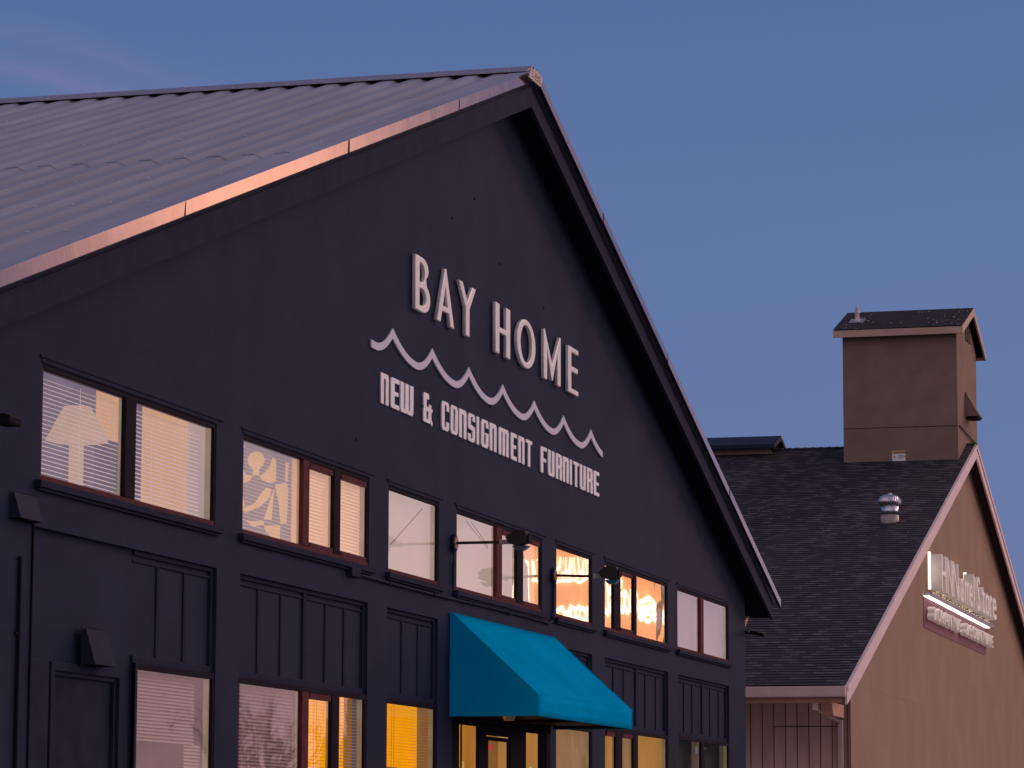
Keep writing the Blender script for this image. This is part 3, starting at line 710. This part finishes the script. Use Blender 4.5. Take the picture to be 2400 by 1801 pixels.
MB().tube([(18.95, 0, 4.28), (18.95, -.13, 4.28)], .02, 8).build('arm', black, f3)
MB().box(18.85, 19.05, -.20, -.08, 4.22, 4.28).build('housing', black, f3, bevel=.012)
cb = MB().box(26.41, 26.66, -.055, 0, 3.835, 3.915).build('junction_box', navy_trim, bevel=.006); tag(cb, 'navy junction box under the right end of the three light upper window', 'junction box')
cd = MB()
def hz(x): return 3.868 - .018 * math.sin((x - 26.6) * .9) * .4
run = [(26.66 + k * .35, -.018, hz(26.66 + k * .35)) for k in range(19)] + [(33.30, -.018, 3.862), (33.46, -.018, 3.90), (33.50, -.018, 4.02), (33.53, -.018, 4.33)]
cd.tube(run, .014, 7)
cd.tube([(29.65, -.018, 3.87), (29.64, -.018, 4.02), (29.66, -.018, 4.20), (29.66, -.018, 4.33)], .012, 7)
for x in (27.6, 29.0, 30.4, 31.7, 32.9): cd.box(x - .015, x + .015, -.036, 0, 3.85, 3.885)
tag(cd.build('cable_conduit', navy_trim, smooth=False), 'thin navy conduit running under the upper sills to both floodlights', 'conduit')

# corner fittings on the right
dp = MB(); dp.hexa([(44.36, .0, 4.52), (44.36, .06, 4.52), (44.44, .06, 4.56), (44.44, .0, 4.56)], [(44.36, .0, 4.63), (44.36, .06, 4.63), (44.66, .06, 4.70), (44.66, .0, 4.70)])
tag(dp.build('downspout_elbow', tower_trim), 'short salmon downspout elbow under the right eave corner', 'downspout')
sl_ = empty('security_light', label='small black security light on the right corner of the dark building', cat='light')
MB().tube([(44.35, .06, 4.46), (44.45, -.02, 4.46)], .02, 8).box(44.35, 44.38, .02, .10, 4.40, 4.52).build('bracket', black, sl_)
MB().hexa([(44.42, -.02, 4.44), (44.50, -.02, 4.44), (44.50, -.27, 4.385), (44.42, -.27, 4.385)], [(44.42, -.02, 4.49), (44.50, -.02, 4.49), (44.50, -.24, 4.44), (44.42, -.24, 4.44)]).build('housing', black, sl_, bevel=.01)
MB().box(44.40, 44.42, -.05, -.03, 4.455, 4.475).build('screw', screw_m, sl_)

# ================================================================== things seen through the windows
def shade_lamp(x, z, y):
    o = empty('table_lamp', label='peach table lamp shade seen through the leftmost blinds', cat='lamp')
    m = MB(); n = 20
    m.tube([(x, y, z), (x, y, z + .25)], .23, n, r2=.10); m.build('lamp_shade', lampshade_m, o)
    MB().tube([(x, y, z - .42), (x, y, z)], .055, 10).tube([(x, y, z - .42), (x, y, z - .40)], .14, 14).build('stem', lampshade_m, o)
    return o
lamp_o = shade_lamp(px(20.42, .4), 4.42, .4)
pt = empty('painting', label='abstract picture of peach cut out shapes on grey seen behind slatted blinds', cat='painting')
MB().box(23.95, 25.40, .160, .175, zz0, zz1).build('canvas', art_grey, pt)
def A_(pts):                              # traced proportions of the cut paper shapes, laid out on the canvas
    r = []
    for x, y in pts:
        tp = 303 + .35 * (x - 250); bt = 1075 + .263 * (x - 250)
        r.append((23.97 + (x - 250) / 520 * 1.43, pz(4.0 + (bt - y) / (bt - tp) * .71, .16)))
    return r
shapes = [A_(q) for q in (
    [(445 + 72 * math.cos(t * math.pi / 12), 510 + 75 * math.sin(t * math.pi / 12)) for t in range(-6, 5)] + [(470, 590), (472, 640), (412, 640), (425, 590)] + [(445 + 72 * math.cos(t * math.pi / 12), 510 + 75 * math.sin(t * math.pi / 12)) for t in range(8, 18)],
    [(285, 370), (345, 385), (315, 440), (305, 500), (320, 580), (360, 635), (408, 645), (400, 680), (330, 710), (275, 720), (252, 700), (270, 600), (280, 480)],
    [(590, 490), (620, 510), (620, 700), (560, 705), (500, 680), (476, 648), (520, 620), (570, 560)], [(710, 530), (735, 540), (730, 700), (708, 695)],
    [(625, 720), (720, 710), (735, 760), (725, 1060), (670, 1060), (655, 900), (620, 740)], [(540, 745), (580, 760), (570, 830), (480, 910), (370, 955), (300, 925), (360, 915), (440, 880), (490, 800)],
    [(315, 740), (352, 905), (302, 918)], [(252, 715), (275, 760), (285, 935), (252, 905)], [(605, 760), (585, 1020), (520, 1020)],
    [(365, 1030), (518, 1030), (518, 1062), (430, 1080)], [(522, 1070), (665, 1070), (660, 1190), (600, 1175), (540, 1120)])]
for s_ in shapes: flat('painted_shape', [s_], .160, .006, art_light, pt)
ne = empty('neon_sign', label='orange roadside sign with white hot looped neon, mirrored in the upper windows', cat='neon sign')
nx, ny0, ny1 = 80.0, -12.85, -9.15       # a pole sign by the road, beyond the right edge of the view
MB().box(nx, nx + .35, ny0, ny1, 6.35, 9.55).build('panel', glow('sign_panel', (2.6, .90, .30), 1, var=.12, scale=.8), ne)
MB().box(nx - .02, nx + .37, ny0 - .06, ny0, 6.3, 9.6).box(nx - .02, nx + .37, ny1, ny1 + .06, 6.3, 9.6).box(nx - .02, nx + .37, ny0, ny1, 9.55, 9.62).box(nx - .02, nx + .37, ny0, ny1, 6.28, 6.35).build('cabinet', black, ne)
MB().tube([(nx + .18, -11.1, 0), (nx + .18, -11.1, 6.3)], .16, 12).build('pole', dull_steel, ne)
nn = MB()
def loopn(cy, cz, ry, rz_, a0=0, a1=360, r=.07): nn.tube([(nx - .06, cy + ry * math.cos(R(a0 + (a1 - a0) * k / 14)), cz + rz_ * math.sin(R(a0 + (a1 - a0) * k / 14))) for k in range(15)], r, 6)
for k in range(6):
    yy = -12.3 + k * .27; nn.tube([(nx - .06, yy, 8.75), (nx - .06, yy + .02, 8.2)], .07, 6)
nn.tube([(nx - .06, -12.35, 8.12), (nx - .06, -10.9, 8.12)], .05, 6); nn.tube([(nx - .06, -12.8, 8.7), (nx - .06, -12.8, 7.5)], .06, 6)
for cy in (-12.1, -11.55, -11.2): loopn(cy, 7.25, .16, .16, r=.08)
for cy, cz, ry, rz_ in ((-10.75, 7.55, .12, .42), (-10.35, 7.7, .16, .45), (-9.95, 7.55, .16, .25), (-9.55, 7.45, .28, .10), (-9.4, 7.15, .20, .12), (-10.6, 8.75, .4, .06)): loopn(cy, cz, ry, rz_, r=.08)
nn.build('tubing', glow('neon_glow_white', (1, .80, .62), 6.5, var=.02), ne)
spire = empty('spire_ornament', label='dark spire ornament standing behind the glass door', cat='ornament')
sx = 31.75; sy = .35
MB().tube([(sx - .12, sy, 2.75), (sx - .12, sy, 1.6)], .018, 6).hexa([(sx - .20, sy - .01, 2.40), (sx - .04, sy - .01, 2.40), (sx - .12, sy - .01, 2.60)], [(sx - .20, sy + .01, 2.40), (sx - .04, sy + .01, 2.40), (sx - .12, sy + .01, 2.60)]).build('spire', darkframe, spire)
MB().prism_y([(sx - .28, 1.5), (sx - .02, 1.5), (sx - .02, 2.25), (sx - .12, 2.16), (sx - .22, 1.98)], sy - .06, sy - .04).build('drape', mat('plum_cloth', (.08, .05, .08), .8, .2), spire)

# ================================================================== tan neighbouring building
B2 = empty('neighbouring_building', label='tan gabled building with dark shingle roof and a small square roof tower', cat='building')
RX, RZ, EX, S2_ = 66.96, 9.80, 49.88, .3418
YW, YR, Y2 = -.28, -.50, 22.0
HX = RX - EX
WX0, WX1 = 51.75, 2 * RX - 51.75
def rz2(x): return RZ - S2_ * abs(x - RX)
m = MB(); m.prism_y([(WX0, 0), (WX1, 0), (WX1, rz2(WX1) - .16), (RX, RZ - .16), (WX0, rz2(WX0) - .16)], YW, YW + .15); m.build('wall', tan, B2)
MB().box(WX1 - .15, WX1, YW + .15, Y2, 0, rz2(WX1) - .16).build('side_wall', tan_board, B2)
m = MB(); m.box(WX0 + .012, WX0 + .15, YW + .15, Y2, 0, rz2(WX0) - .16, 0)
y = YW + .16
ys = [-.165 + .192 * k for k in range(60)]
m2 = MB()
for y in ys: m2.box(WX0 + .008, WX0 + .0125, y - .006, y + .006, 0, 3.9)
m2.box(WX0 + .006, WX0 + .0125, YW + .15, 1.0, 3.376, 3.388); m2.box(WX0 + .006, WX0 + .0125, YW + .15, 9, 1.2, 1.21)
m2.box(WX0 - .002, WX0 + .006, YW + .045, YW + .06, 0, 3.9)
sw_ = m.build('side_wall', tan_board, B2); m2.build('groove', groove_m, sw_)
MB().box(WX0 - .012, WX0 + .004, YW + .06, -.08, 0, 3.75).build('corner_board', tan, B2)
mt = MB(); 
for z in (4.06,): mt.box(52.0, 62, YW - .002, YW, z, z + .010)
mt.build('panel_seam', tan, B2)
# shingle roof with real courses
def shingles(mb, xr, zr, slope, half, row, y0, y1, sides=(-1, 1), step=.010, sag=0):
    Ls = half * math.sqrt(1 + slope * slope); n = int(Ls / row)
    c = half / Ls
    for s in sides:
        for k in range(n + 1):
            d0 = half - k * row * c; d1 = max(0, d0 - row * c)
            z0 = zr - slope * d0; z1 = zr - slope * d1
            v = k * row
            mb.face([(xr + s * d0, y0, z0 + step), (xr + s * d0, y1, z0 + step), (xr + s * d1, y1, z1), (xr + s * d1, y0, z1)], 0, [(y0, v + .001), (y1, v + .001), (y1, v + row - .001), (y0, v + row - .001)])
            mb.face([(xr + s * d0, y0, z0), (xr + s * d0, y1, z0), (xr + s * d0, y1, z0 + step), (xr + s * d0, y0, z0 + step)], 0, [(y0, v + .001), (y1, v + .001), (y1, v + .002), (y0, v + .002)])
rf = MB(); shingles(rf, RX, RZ, S2_, HX, .155, YR, Y2); rf.build('roof', shingle, B2, fix=False)
un = MB()
for s in (-1, 1): un.prism_y([(RX, RZ - .02), (RX + s * HX, RZ - .02 - S2_ * HX), (RX + s * HX, RZ - .13 - S2_ * HX), (RX, RZ - .13)], YR + .02, Y2)
un.build('soffit', groove_m, B2)
rc = MB(); y = YR
while y < Y2:
    for s in (-1, 1): rc.hexa([(RX, y, RZ + .012), (RX + s * .15, y, RZ + .012 - S2_ * .15), (RX + s * .15, y + .2, RZ + .004 - S2_ * .15), (RX, y + .2, RZ + .004)], [(RX, y, RZ + .026), (RX + s * .15, y, RZ + .026 - S2_ * .15), (RX + s * .15, y + .2, RZ + .012 - S2_ * .15), (RX, y + .2, RZ + .012)])
    y += .17
rc.build('ridge_shingles', shingle, B2)
bd = MB()
for s in (-1, 1):
    e = HX + .02
    bd.prism_y([(RX, RZ - .30), (RX + s * e, RZ - .30 - S2_ * e), (RX + s * e, RZ - .012 - S2_ * e), (RX, RZ - .012)], YR - .035, YR)
bd.build('barge_board', whiteboard, B2)
b3 = MB()
for s in (-1, 1): b3.prism_y([(RX, RZ - .10), (RX + s * HX, RZ - .10 - S2_ * HX), (RX + s * HX, RZ - .012 - S2_ * HX), (RX, RZ - .012)], YR - .055, YR - .035)
b3.build('rake_trim', whiteboard, B2)
ez = rz2(EX)
gt = MB(); gt.box(EX - .11, EX - .005, YR - .02, Y2, ez - .185, ez - .018); gt.build('gutter', gutter_m, B2, bevel=.012)
MB().box(EX + .02, EX + .12, YR + .05, Y2, ez - .27, ez - .17).build('fascia', timber, B2)
tb = MB(); tb.hexa([(50.2, YW + .02, 3.50), (51.2, YW + .02, 3.50), (51.2, YW + .16, 3.50), (50.2, YW + .16, 3.50)], [(50.0, YW + .02, 3.70), (51.2, YW + .02, 3.70), (51.2, YW + .16, 3.70), (50.0, YW + .16, 3.70)]); tb.build('bracket', timber, B2)
ds = MB(); ds.box(49.95, 50.03, -.05, .03, 3.58, 3.78)
ds.hexa([(49.95, -.05, 3.60), (50.03, -.05, 3.60), (50.03, .03, 3.60), (49.95, .03, 3.60)], [(51.58, -.16, 3.44), (51.66, -.16, 3.44), (51.66, -.08, 3.44), (51.58, -.08, 3.44)])
ds.box(51.62, 51.70, -.165, -.085, 0, 3.48); ds.build('downspout', gutter_m, B2, bevel=.008)
# tower
TX0, TX1, TY0, TY1 = 65.50, 68.72, -.335, 2.04
tw = MB(); tw.prism_y([(TX0, rz2(TX0) - .06), (RX, RZ - .06), (TX1, rz2(TX1) - .06), (TX1, 11.95), (TX0, 11.95)], TY0, TY1)
tz, txr = 12.735, (65.50 + 68.86) / 2 + .04
tw.prism_y([(TX0, 11.95), (TX1, 11.95), (txr, 12.60)], TY0, TY1)
TW = tw.build('tower', tower_m, B2)
seam = MB(); seam.box(TX0 - .006, TX0, TY0, TY1, 10.0, 10.014); seam.box(TX0 - .02, TX0, TY0 - .01, TY1, 9.225, 9.262, 0); seam.build('flashing', groove_m, TW)
hf = 1.98; ts = .345
tr_ = MB(); shingles(tr_, txr, tz, ts, hf, .12, TY0 - .15, TY1 + .16, step=.010); tr_.build('roof', shingle_t, TW, fix=False)
tu = MB()
for s in (-1, 1): tu.prism_y([(txr, tz - .02), (txr + s * hf, tz - .02 - ts * hf), (txr + s * hf, tz - .10 - ts * hf), (txr, tz - .10)], TY0 - .12, TY1 + .14)
tu.build('soffit', soffit_m, TW)
tf = MB()
for s in (-1, 1):
    e = hf
    tf.prism_y([(txr, tz - .17), (txr + s * e, tz - .17 - ts * e), (txr + s * e, tz - .015 - ts * e), (txr, tz - .015)], TY0 - .165, TY0 - .13)
    xa = txr + s * hf
    tf.box(min(xa, xa + s * .03), max(xa, xa + s * .03), TY0 - .165, TY1 + .15, tz - ts * hf - .165, tz - ts * hf - .02)
    tf.prism_y([(txr, tz - .17), (txr + s * e, tz - .17 - ts * e), (txr + s * e, tz - .015 - ts * e), (txr, tz - .015)], TY1 + .12, TY1 + .15)
tf.build('fascia', tower_trim, TW, bevel=.004)
lv = MB()
lv.prism_y([(66.95, 12.02), (67.7, 12.02), (67.7, 12.36), (67.32, 12.45), (66.95, 12.30)], TY0 - .012, TY0 - .002, 0)
for k in range(5): lv.box(66.98, 67.68, TY0 - .02, TY0 - .012, 12.05 + k * .065, 12.062 + k * .065, 1)
lv.box(66.93, 66.97, TY0 - .022, TY0, 12.0, 12.32, 1); lv.box(67.30, 67.34, TY0 - .024, TY0 - .01, 12.02, 12.44, 1)
lv.build('louver', [black, tower_m], TW)
hd = MB(); hd.hexa([(66.72, TY0, 10.36), (66.72, TY0 - .30, 10.36), (66.72, TY0 - .01, 10.88)], [(67.35, TY0, 10.36), (67.35, TY0 - .30, 10.36), (67.35, TY0 - .01, 10.88)])
hd.box(66.76, 67.31, TY0 - .26, TY0 - .02, 10.325, 10.355, 1); hd.build('vent_hood', [tower_m, black], TW)
MB().tube([(65.62, TY0 - .02, 10.02), (66.4, TY0 - .03, 9.99), (67.6, TY0 - .035, 9.95), (68.66, TY0 - .02, 9.98)], .014, 6).build('cable', black, TW)
vp = MB(); bz = tz - ts * (txr - 66.15)
vp.tube([(66.15, 1.83, bz), (66.15, 1.83, bz + .26)], .045, 12); vp.tube([(66.15, 1.83, bz + .17), (66.15, 1.83, bz + .24), (66.15, 1.83, bz + .34)], .065, 12, r2=.02); vp.tube([(66.15, 1.83, bz - .02), (66.15, 1.83, bz + .05)], .10, 12, r2=.05)
vp.hexa([(65.95, 1.68, bz - .06), (66.35, 1.68, bz + .08), (66.35, 1.98, bz + .08), (65.95, 1.98, bz - .06)], [(65.95, 1.68, bz - .05), (66.35, 1.68, bz + .09), (66.35, 1.98, bz + .09), (65.95, 1.98, bz - .05)], 1)
vp.build('vent_pipe', [mat('pipe_paint', (.62, .50, .47), .5, .4), grey_trim], TW, smooth=False)
# roof monitor on the ridge
MO = MB(); mz = 10.09; my0, my1 = 3.62, 9
MO.box(RX - .42, RX + .42, my0 + .12, my1, 9.5, 9.78, 1)
for s in (-1, 1):
    MO.prism_y([(RX, mz), (RX + s * .80, mz - .27), (RX + s * .80, mz - .35), (RX, mz - .10)], my0, my1, 0)
MO.prism_y([(RX - .42, 9.7), (RX + .42, 9.7), (RX + .42, 9.83), (RX, 9.98), (RX - .42, 9.83)], my0 + .1, my0 + .14, 2)
MO.box(RX - .03, RX + .03, my0 - .03, my0, mz - .08, mz - .0, 3)
MO.build('roof_monitor', [solar_m, mat('monitor_base', (.46, .33, .26), .7, .3), black, white_m], B2)
debris = MB()
for k in range(100):
    if k < 70: x = random.uniform(txr - hf, txr - .02); yy = random.choice((random.uniform(TY0 - .1, .1), random.uniform(1.6, 2.1), random.uniform(TY0, TY1))); z = tz - ts * (txr - x) + .012; w_ = .012
    else: x = random.uniform(52, RX - .3); yy = random.uniform(YR, 5); z = rz2(x) + .012; w_ = .011
    debris.box(x - w_, x + w_, yy - w_, yy + w_, z, z + .012)
tag(debris.build('lichen_spots', mat('lichen', (.42, .33, .30), .9, .1), B2), kind='stuff')

# turbine vent
TV = empty('turbine_vent', label='round galvanised turbine vent on the dark shingle slope', cat='vent')
tx, ty = 60.4, .335; tb0 = rz2(tx)
MB().tube([(tx, ty, tb0 - .16), (tx, ty, tb0 + .11)], .180, 28, r2=.172).build('base', dull_steel, TV, smooth=True)
MB().tube([(tx, ty, tb0 + .10), (tx, ty, tb0 + .288)], .168, 28).build('collar', steel, TV, smooth=True)
fins = MB(); nu, nv = 144, 14; z0_, z1_ = tb0 + .335, tb0 + .585
prof = []
for j in range(nv + 1):
    t = -40 + j * 128 / nv; prof.append((.222 * math.cos(R(t)), tb0 + .375 + .140 * math.sin(R(t))))
rings_ = []
for j, (rr, zz) in enumerate(prof):
    rg = []
    for k in range(nu):
        u = (k / 6) % 1.0; mod = 1 - .085 * u if rr > .03 else 1
        an = 2 * math.pi * k / nu + .30 * j / nv
        rg.append((tx + rr * mod * math.cos(an), ty + rr * mod * math.sin(an), zz))
    rings_.append(rg)
for j in range(nv):
    for k in range(nu):
        k2 = (k + 1) % nu; fins.face([rings_[j][k], rings_[j][k2], rings_[j + 1][k2], rings_[j + 1][k]])
fins.tube([(tx, ty, tb0 + .512), (tx, ty, tb0 + .527)], .045, 16)
fins.build('fins', steel, TV, fix=False)
MB().tube([(tx, ty, tb0 + .280), (tx, ty, tb0 + .290)], .160, 24).build('bearing_ring', black, TV)

# caution sign on the tower
CS = empty('caution_sign', label='small white and yellow caution sign low on the tower wall', cat='sign')
xs_ = TX0 - .012
MB().box(xs_, TX0, .755, 1.03, 9.305, 9.515).build('plate', white_m, CS)
MB().box(xs_ - .003, xs_, .762, 1.023, 9.455, 9.508).build('header', yellow_m, CS)
def text(body, size, loc, rot, material, parent, name='lettering', ext=0.001, sx=1):
    cu = bpy.data.curves.new('t', 'FONT'); cu.body = body; cu.size = size; cu.extrude = ext; cu.resolution_u = 2
    tmp = bpy.data.objects.new('t', cu); COL.objects.link(tmp)
    dg = bpy.context.evaluated_depsgraph_get(); dg.update()
    me = bpy.data.meshes.new_from_object(tmp.evaluated_get(dg)); bpy.data.objects.remove(tmp); bpy.data.curves.remove(cu)
    me.transform(Matrix.Translation(loc) @ rot.to_4x4() @ Matrix.Diagonal((sx, 1, 1, 1)))
    me.materials.clear(); me.materials.append(material)
    o = bpy.data.objects.new(name, me); COL.objects.link(o); o.parent = parent; return o
ROTX = Matrix(((0, 0, -1), (-1, 0, 0), (0, 1, 0)))     # reads right way round on a wall that faces -x
text('CAUTION', .052, (xs_ - .005, .985, 9.462), ROTX, ink, CS)
ml = MB()
for r_, (n_, w_) in enumerate(((5, .026), (6, .021), (4, .030))):
    for k in range(n_): ml.box(xs_ - .002, xs_, .915 - (k + 1) * .029, .915 - (k + 1) * .029 + w_ * .8, 9.415 - r_ * .028, 9.415 - r_ * .028 + .013)
ml.build('small_print', ink, CS)
MB().hexa([(xs_ - .004, .945, 9.375), (xs_ - .004, 1.015, 9.375), (xs_ - .004, .98, 9.435)], [(xs_ - .002, .945, 9.375), (xs_ - .002, 1.015, 9.375), (xs_ - .002, .98, 9.435)]).build('warning_triangle', yellow_m, CS)

# lit sign on the tan gable
LS = empty('lit_channel_sign', label='halo lit channel letter sign with plum panel on the tan gable', cat='sign')
ROTF = Matrix(((1, 0, 0), (0, 0, -1), (0, 1, 0)))
MB().box(60.35, 69.95, YW - .012, YW, 5.53, 6.11).build('panel', purple_m, LS)
MB().box(60.55, 70.45, YW - .14, YW - .012, 6.135, 6.215).build('shelf', grey_trim, LS, bevel=.006)
MB().box(60.36, 70.0, YW - .11, YW - .012, 6.116, 6.135).build('light_strip', led_m, LS)
big = [('H', 61.15, .78, .62), ('N', 61.98, .78, .62), ('N', 62.80, .78, .70), ('a', 64.05, .60, .62), ('m', 64.62, .60, .60), ('e', 65.45, .60, .60), ('l', 66.05, .72, .60), ('S', 66.62, .78, .75), ('t', 67.55, .72, .7), ('o', 68.05, .62, .75), ('r', 68.75, .62, .75), ('e', 69.35, .62, .9)]
chan = mat('channel_letter', (.80, .72, .66), .5, .3, var=.05, emit=(.12, .095, .075), estr=1)
for ch, x, sz, wd in big:
    text(ch, 1.03, (x, YW - .15, 6.285), ROTF, chan, LS, 'letter', ext=.10, sx=wd * 1.75)
halo = MB()
for x, z0, z1 in ((61.05, 6.30, 7.02), (66.40, 6.62, 7.05), (64.02, 6.32, 6.6), (67.3, 6.30, 6.42)):
    halo.box(x, x + .03, YW - .06, YW - .01, z0, z1)
halo.build('halo_light', led_m, LS)
spots = MB()
for k in range(22):
    x = 61.3 + k * .42 + random.uniform(-.08, .08); spots.box(x, x + .10, YW - .07, YW - .03, 6.218, 6.26)
spots.build('up_lights', ledspot_m, LS)
x = 60.65
for ch, wd in zip('&ORANTUE &COUNTURE', [1] * 18):
    if ch != ' ': text(ch, .37, (x, YW - .095, 5.70), ROTF, chan, LS, 'letter', ext=.065, sx=1.85)
    x += .54

# ================================================================== bare tree across the car park (seen only in the glass)
def tree(x, y, h, seed, label):
    rnd = random.Random(seed); o = empty('bare_tree', label=label, cat='tree', group='bare trees across the car park')
    tk, br = MB(), MB()
    tk.tube([(x, y, 0), (x + .05, y, h * .35)], .16, 9, r2=.11)
    def grow(p, d, l, r, lev):
        q = p + d * l; q2 = q + (d + Vector((rnd.uniform(-.2, .2), rnd.uniform(-.2, .2), .1))) * l * .6
        br.tube([p, q, q2], r, 5 if lev < 3 else 3, r2=r * .6)
        if lev < 5:
            for k in range(3 if lev < 3 else 2):
                nd = (d + Vector((rnd.uniform(-.8, .8), rnd.uniform(-.8, .8), rnd.uniform(-.1, .6)))).normalized()
                grow(q2 if k else q, nd, l * .72, r * .6, lev + 1)
    for k in range(5):
        a = k * 1.3; grow(Vector((x + .05, y, h * .33)), Vector((math.cos(a) * .6, math.sin(a) * .6, .8)).normalized(), h * .14, .07, 0)
    tk.build('trunk', bark, o); br.build('branches', bark, o)
tree(56, -11.2, 4.5, 3, 'bare leafless tree mirrored in the lower windows')
ft = MB(); rnd = random.Random(11)
for k in range(5200):
    u = rnd.random(); az = -8 - 10.3 * u
    top = 2.35 + .25 * math.sin(az * 2.1) + .2 * math.sin(az * 5.3 + 1)
    d = rnd.uniform(100, 118); el = top * (1 - (1 - rnd.random()) ** 1.6 if rnd.random() < .9 else 1.02)
    c = Vector((d * math.cos(R(az)), -CY + d * math.sin(R(az)), max(.2, CZ + d * math.tan(R(el)) * rnd.uniform(.05, 1))))
    r_ = rnd.uniform(.35, .8); n1 = Vector((rnd.gauss(0, 1), rnd.gauss(0, 1), rnd.gauss(0, 1))).normalized(); n2 = n1.orthogonal().normalized(); n3 = n1.cross(n2)
    ft.face([c + n2 * r_, c + n3 * r_ * .7, c - n2 * r_, c - n3 * r_ * .7])
for k in range(30):
    az = -8 - 10.3 * k / 29; d = 110; ft.tube([(d * math.cos(R(az)), -CY + d * math.sin(R(az)), 0), (d * math.cos(R(az)), -CY + d * math.sin(R(az)), 4.5)], .22, 5, r2=.1)
tag(ft.build('distant_trees', mat('dusk_foliage', (.05, .06, .035), .9, .1), fix=False), 'dark distant tree belt beyond the road', 'trees', kind='stuff')
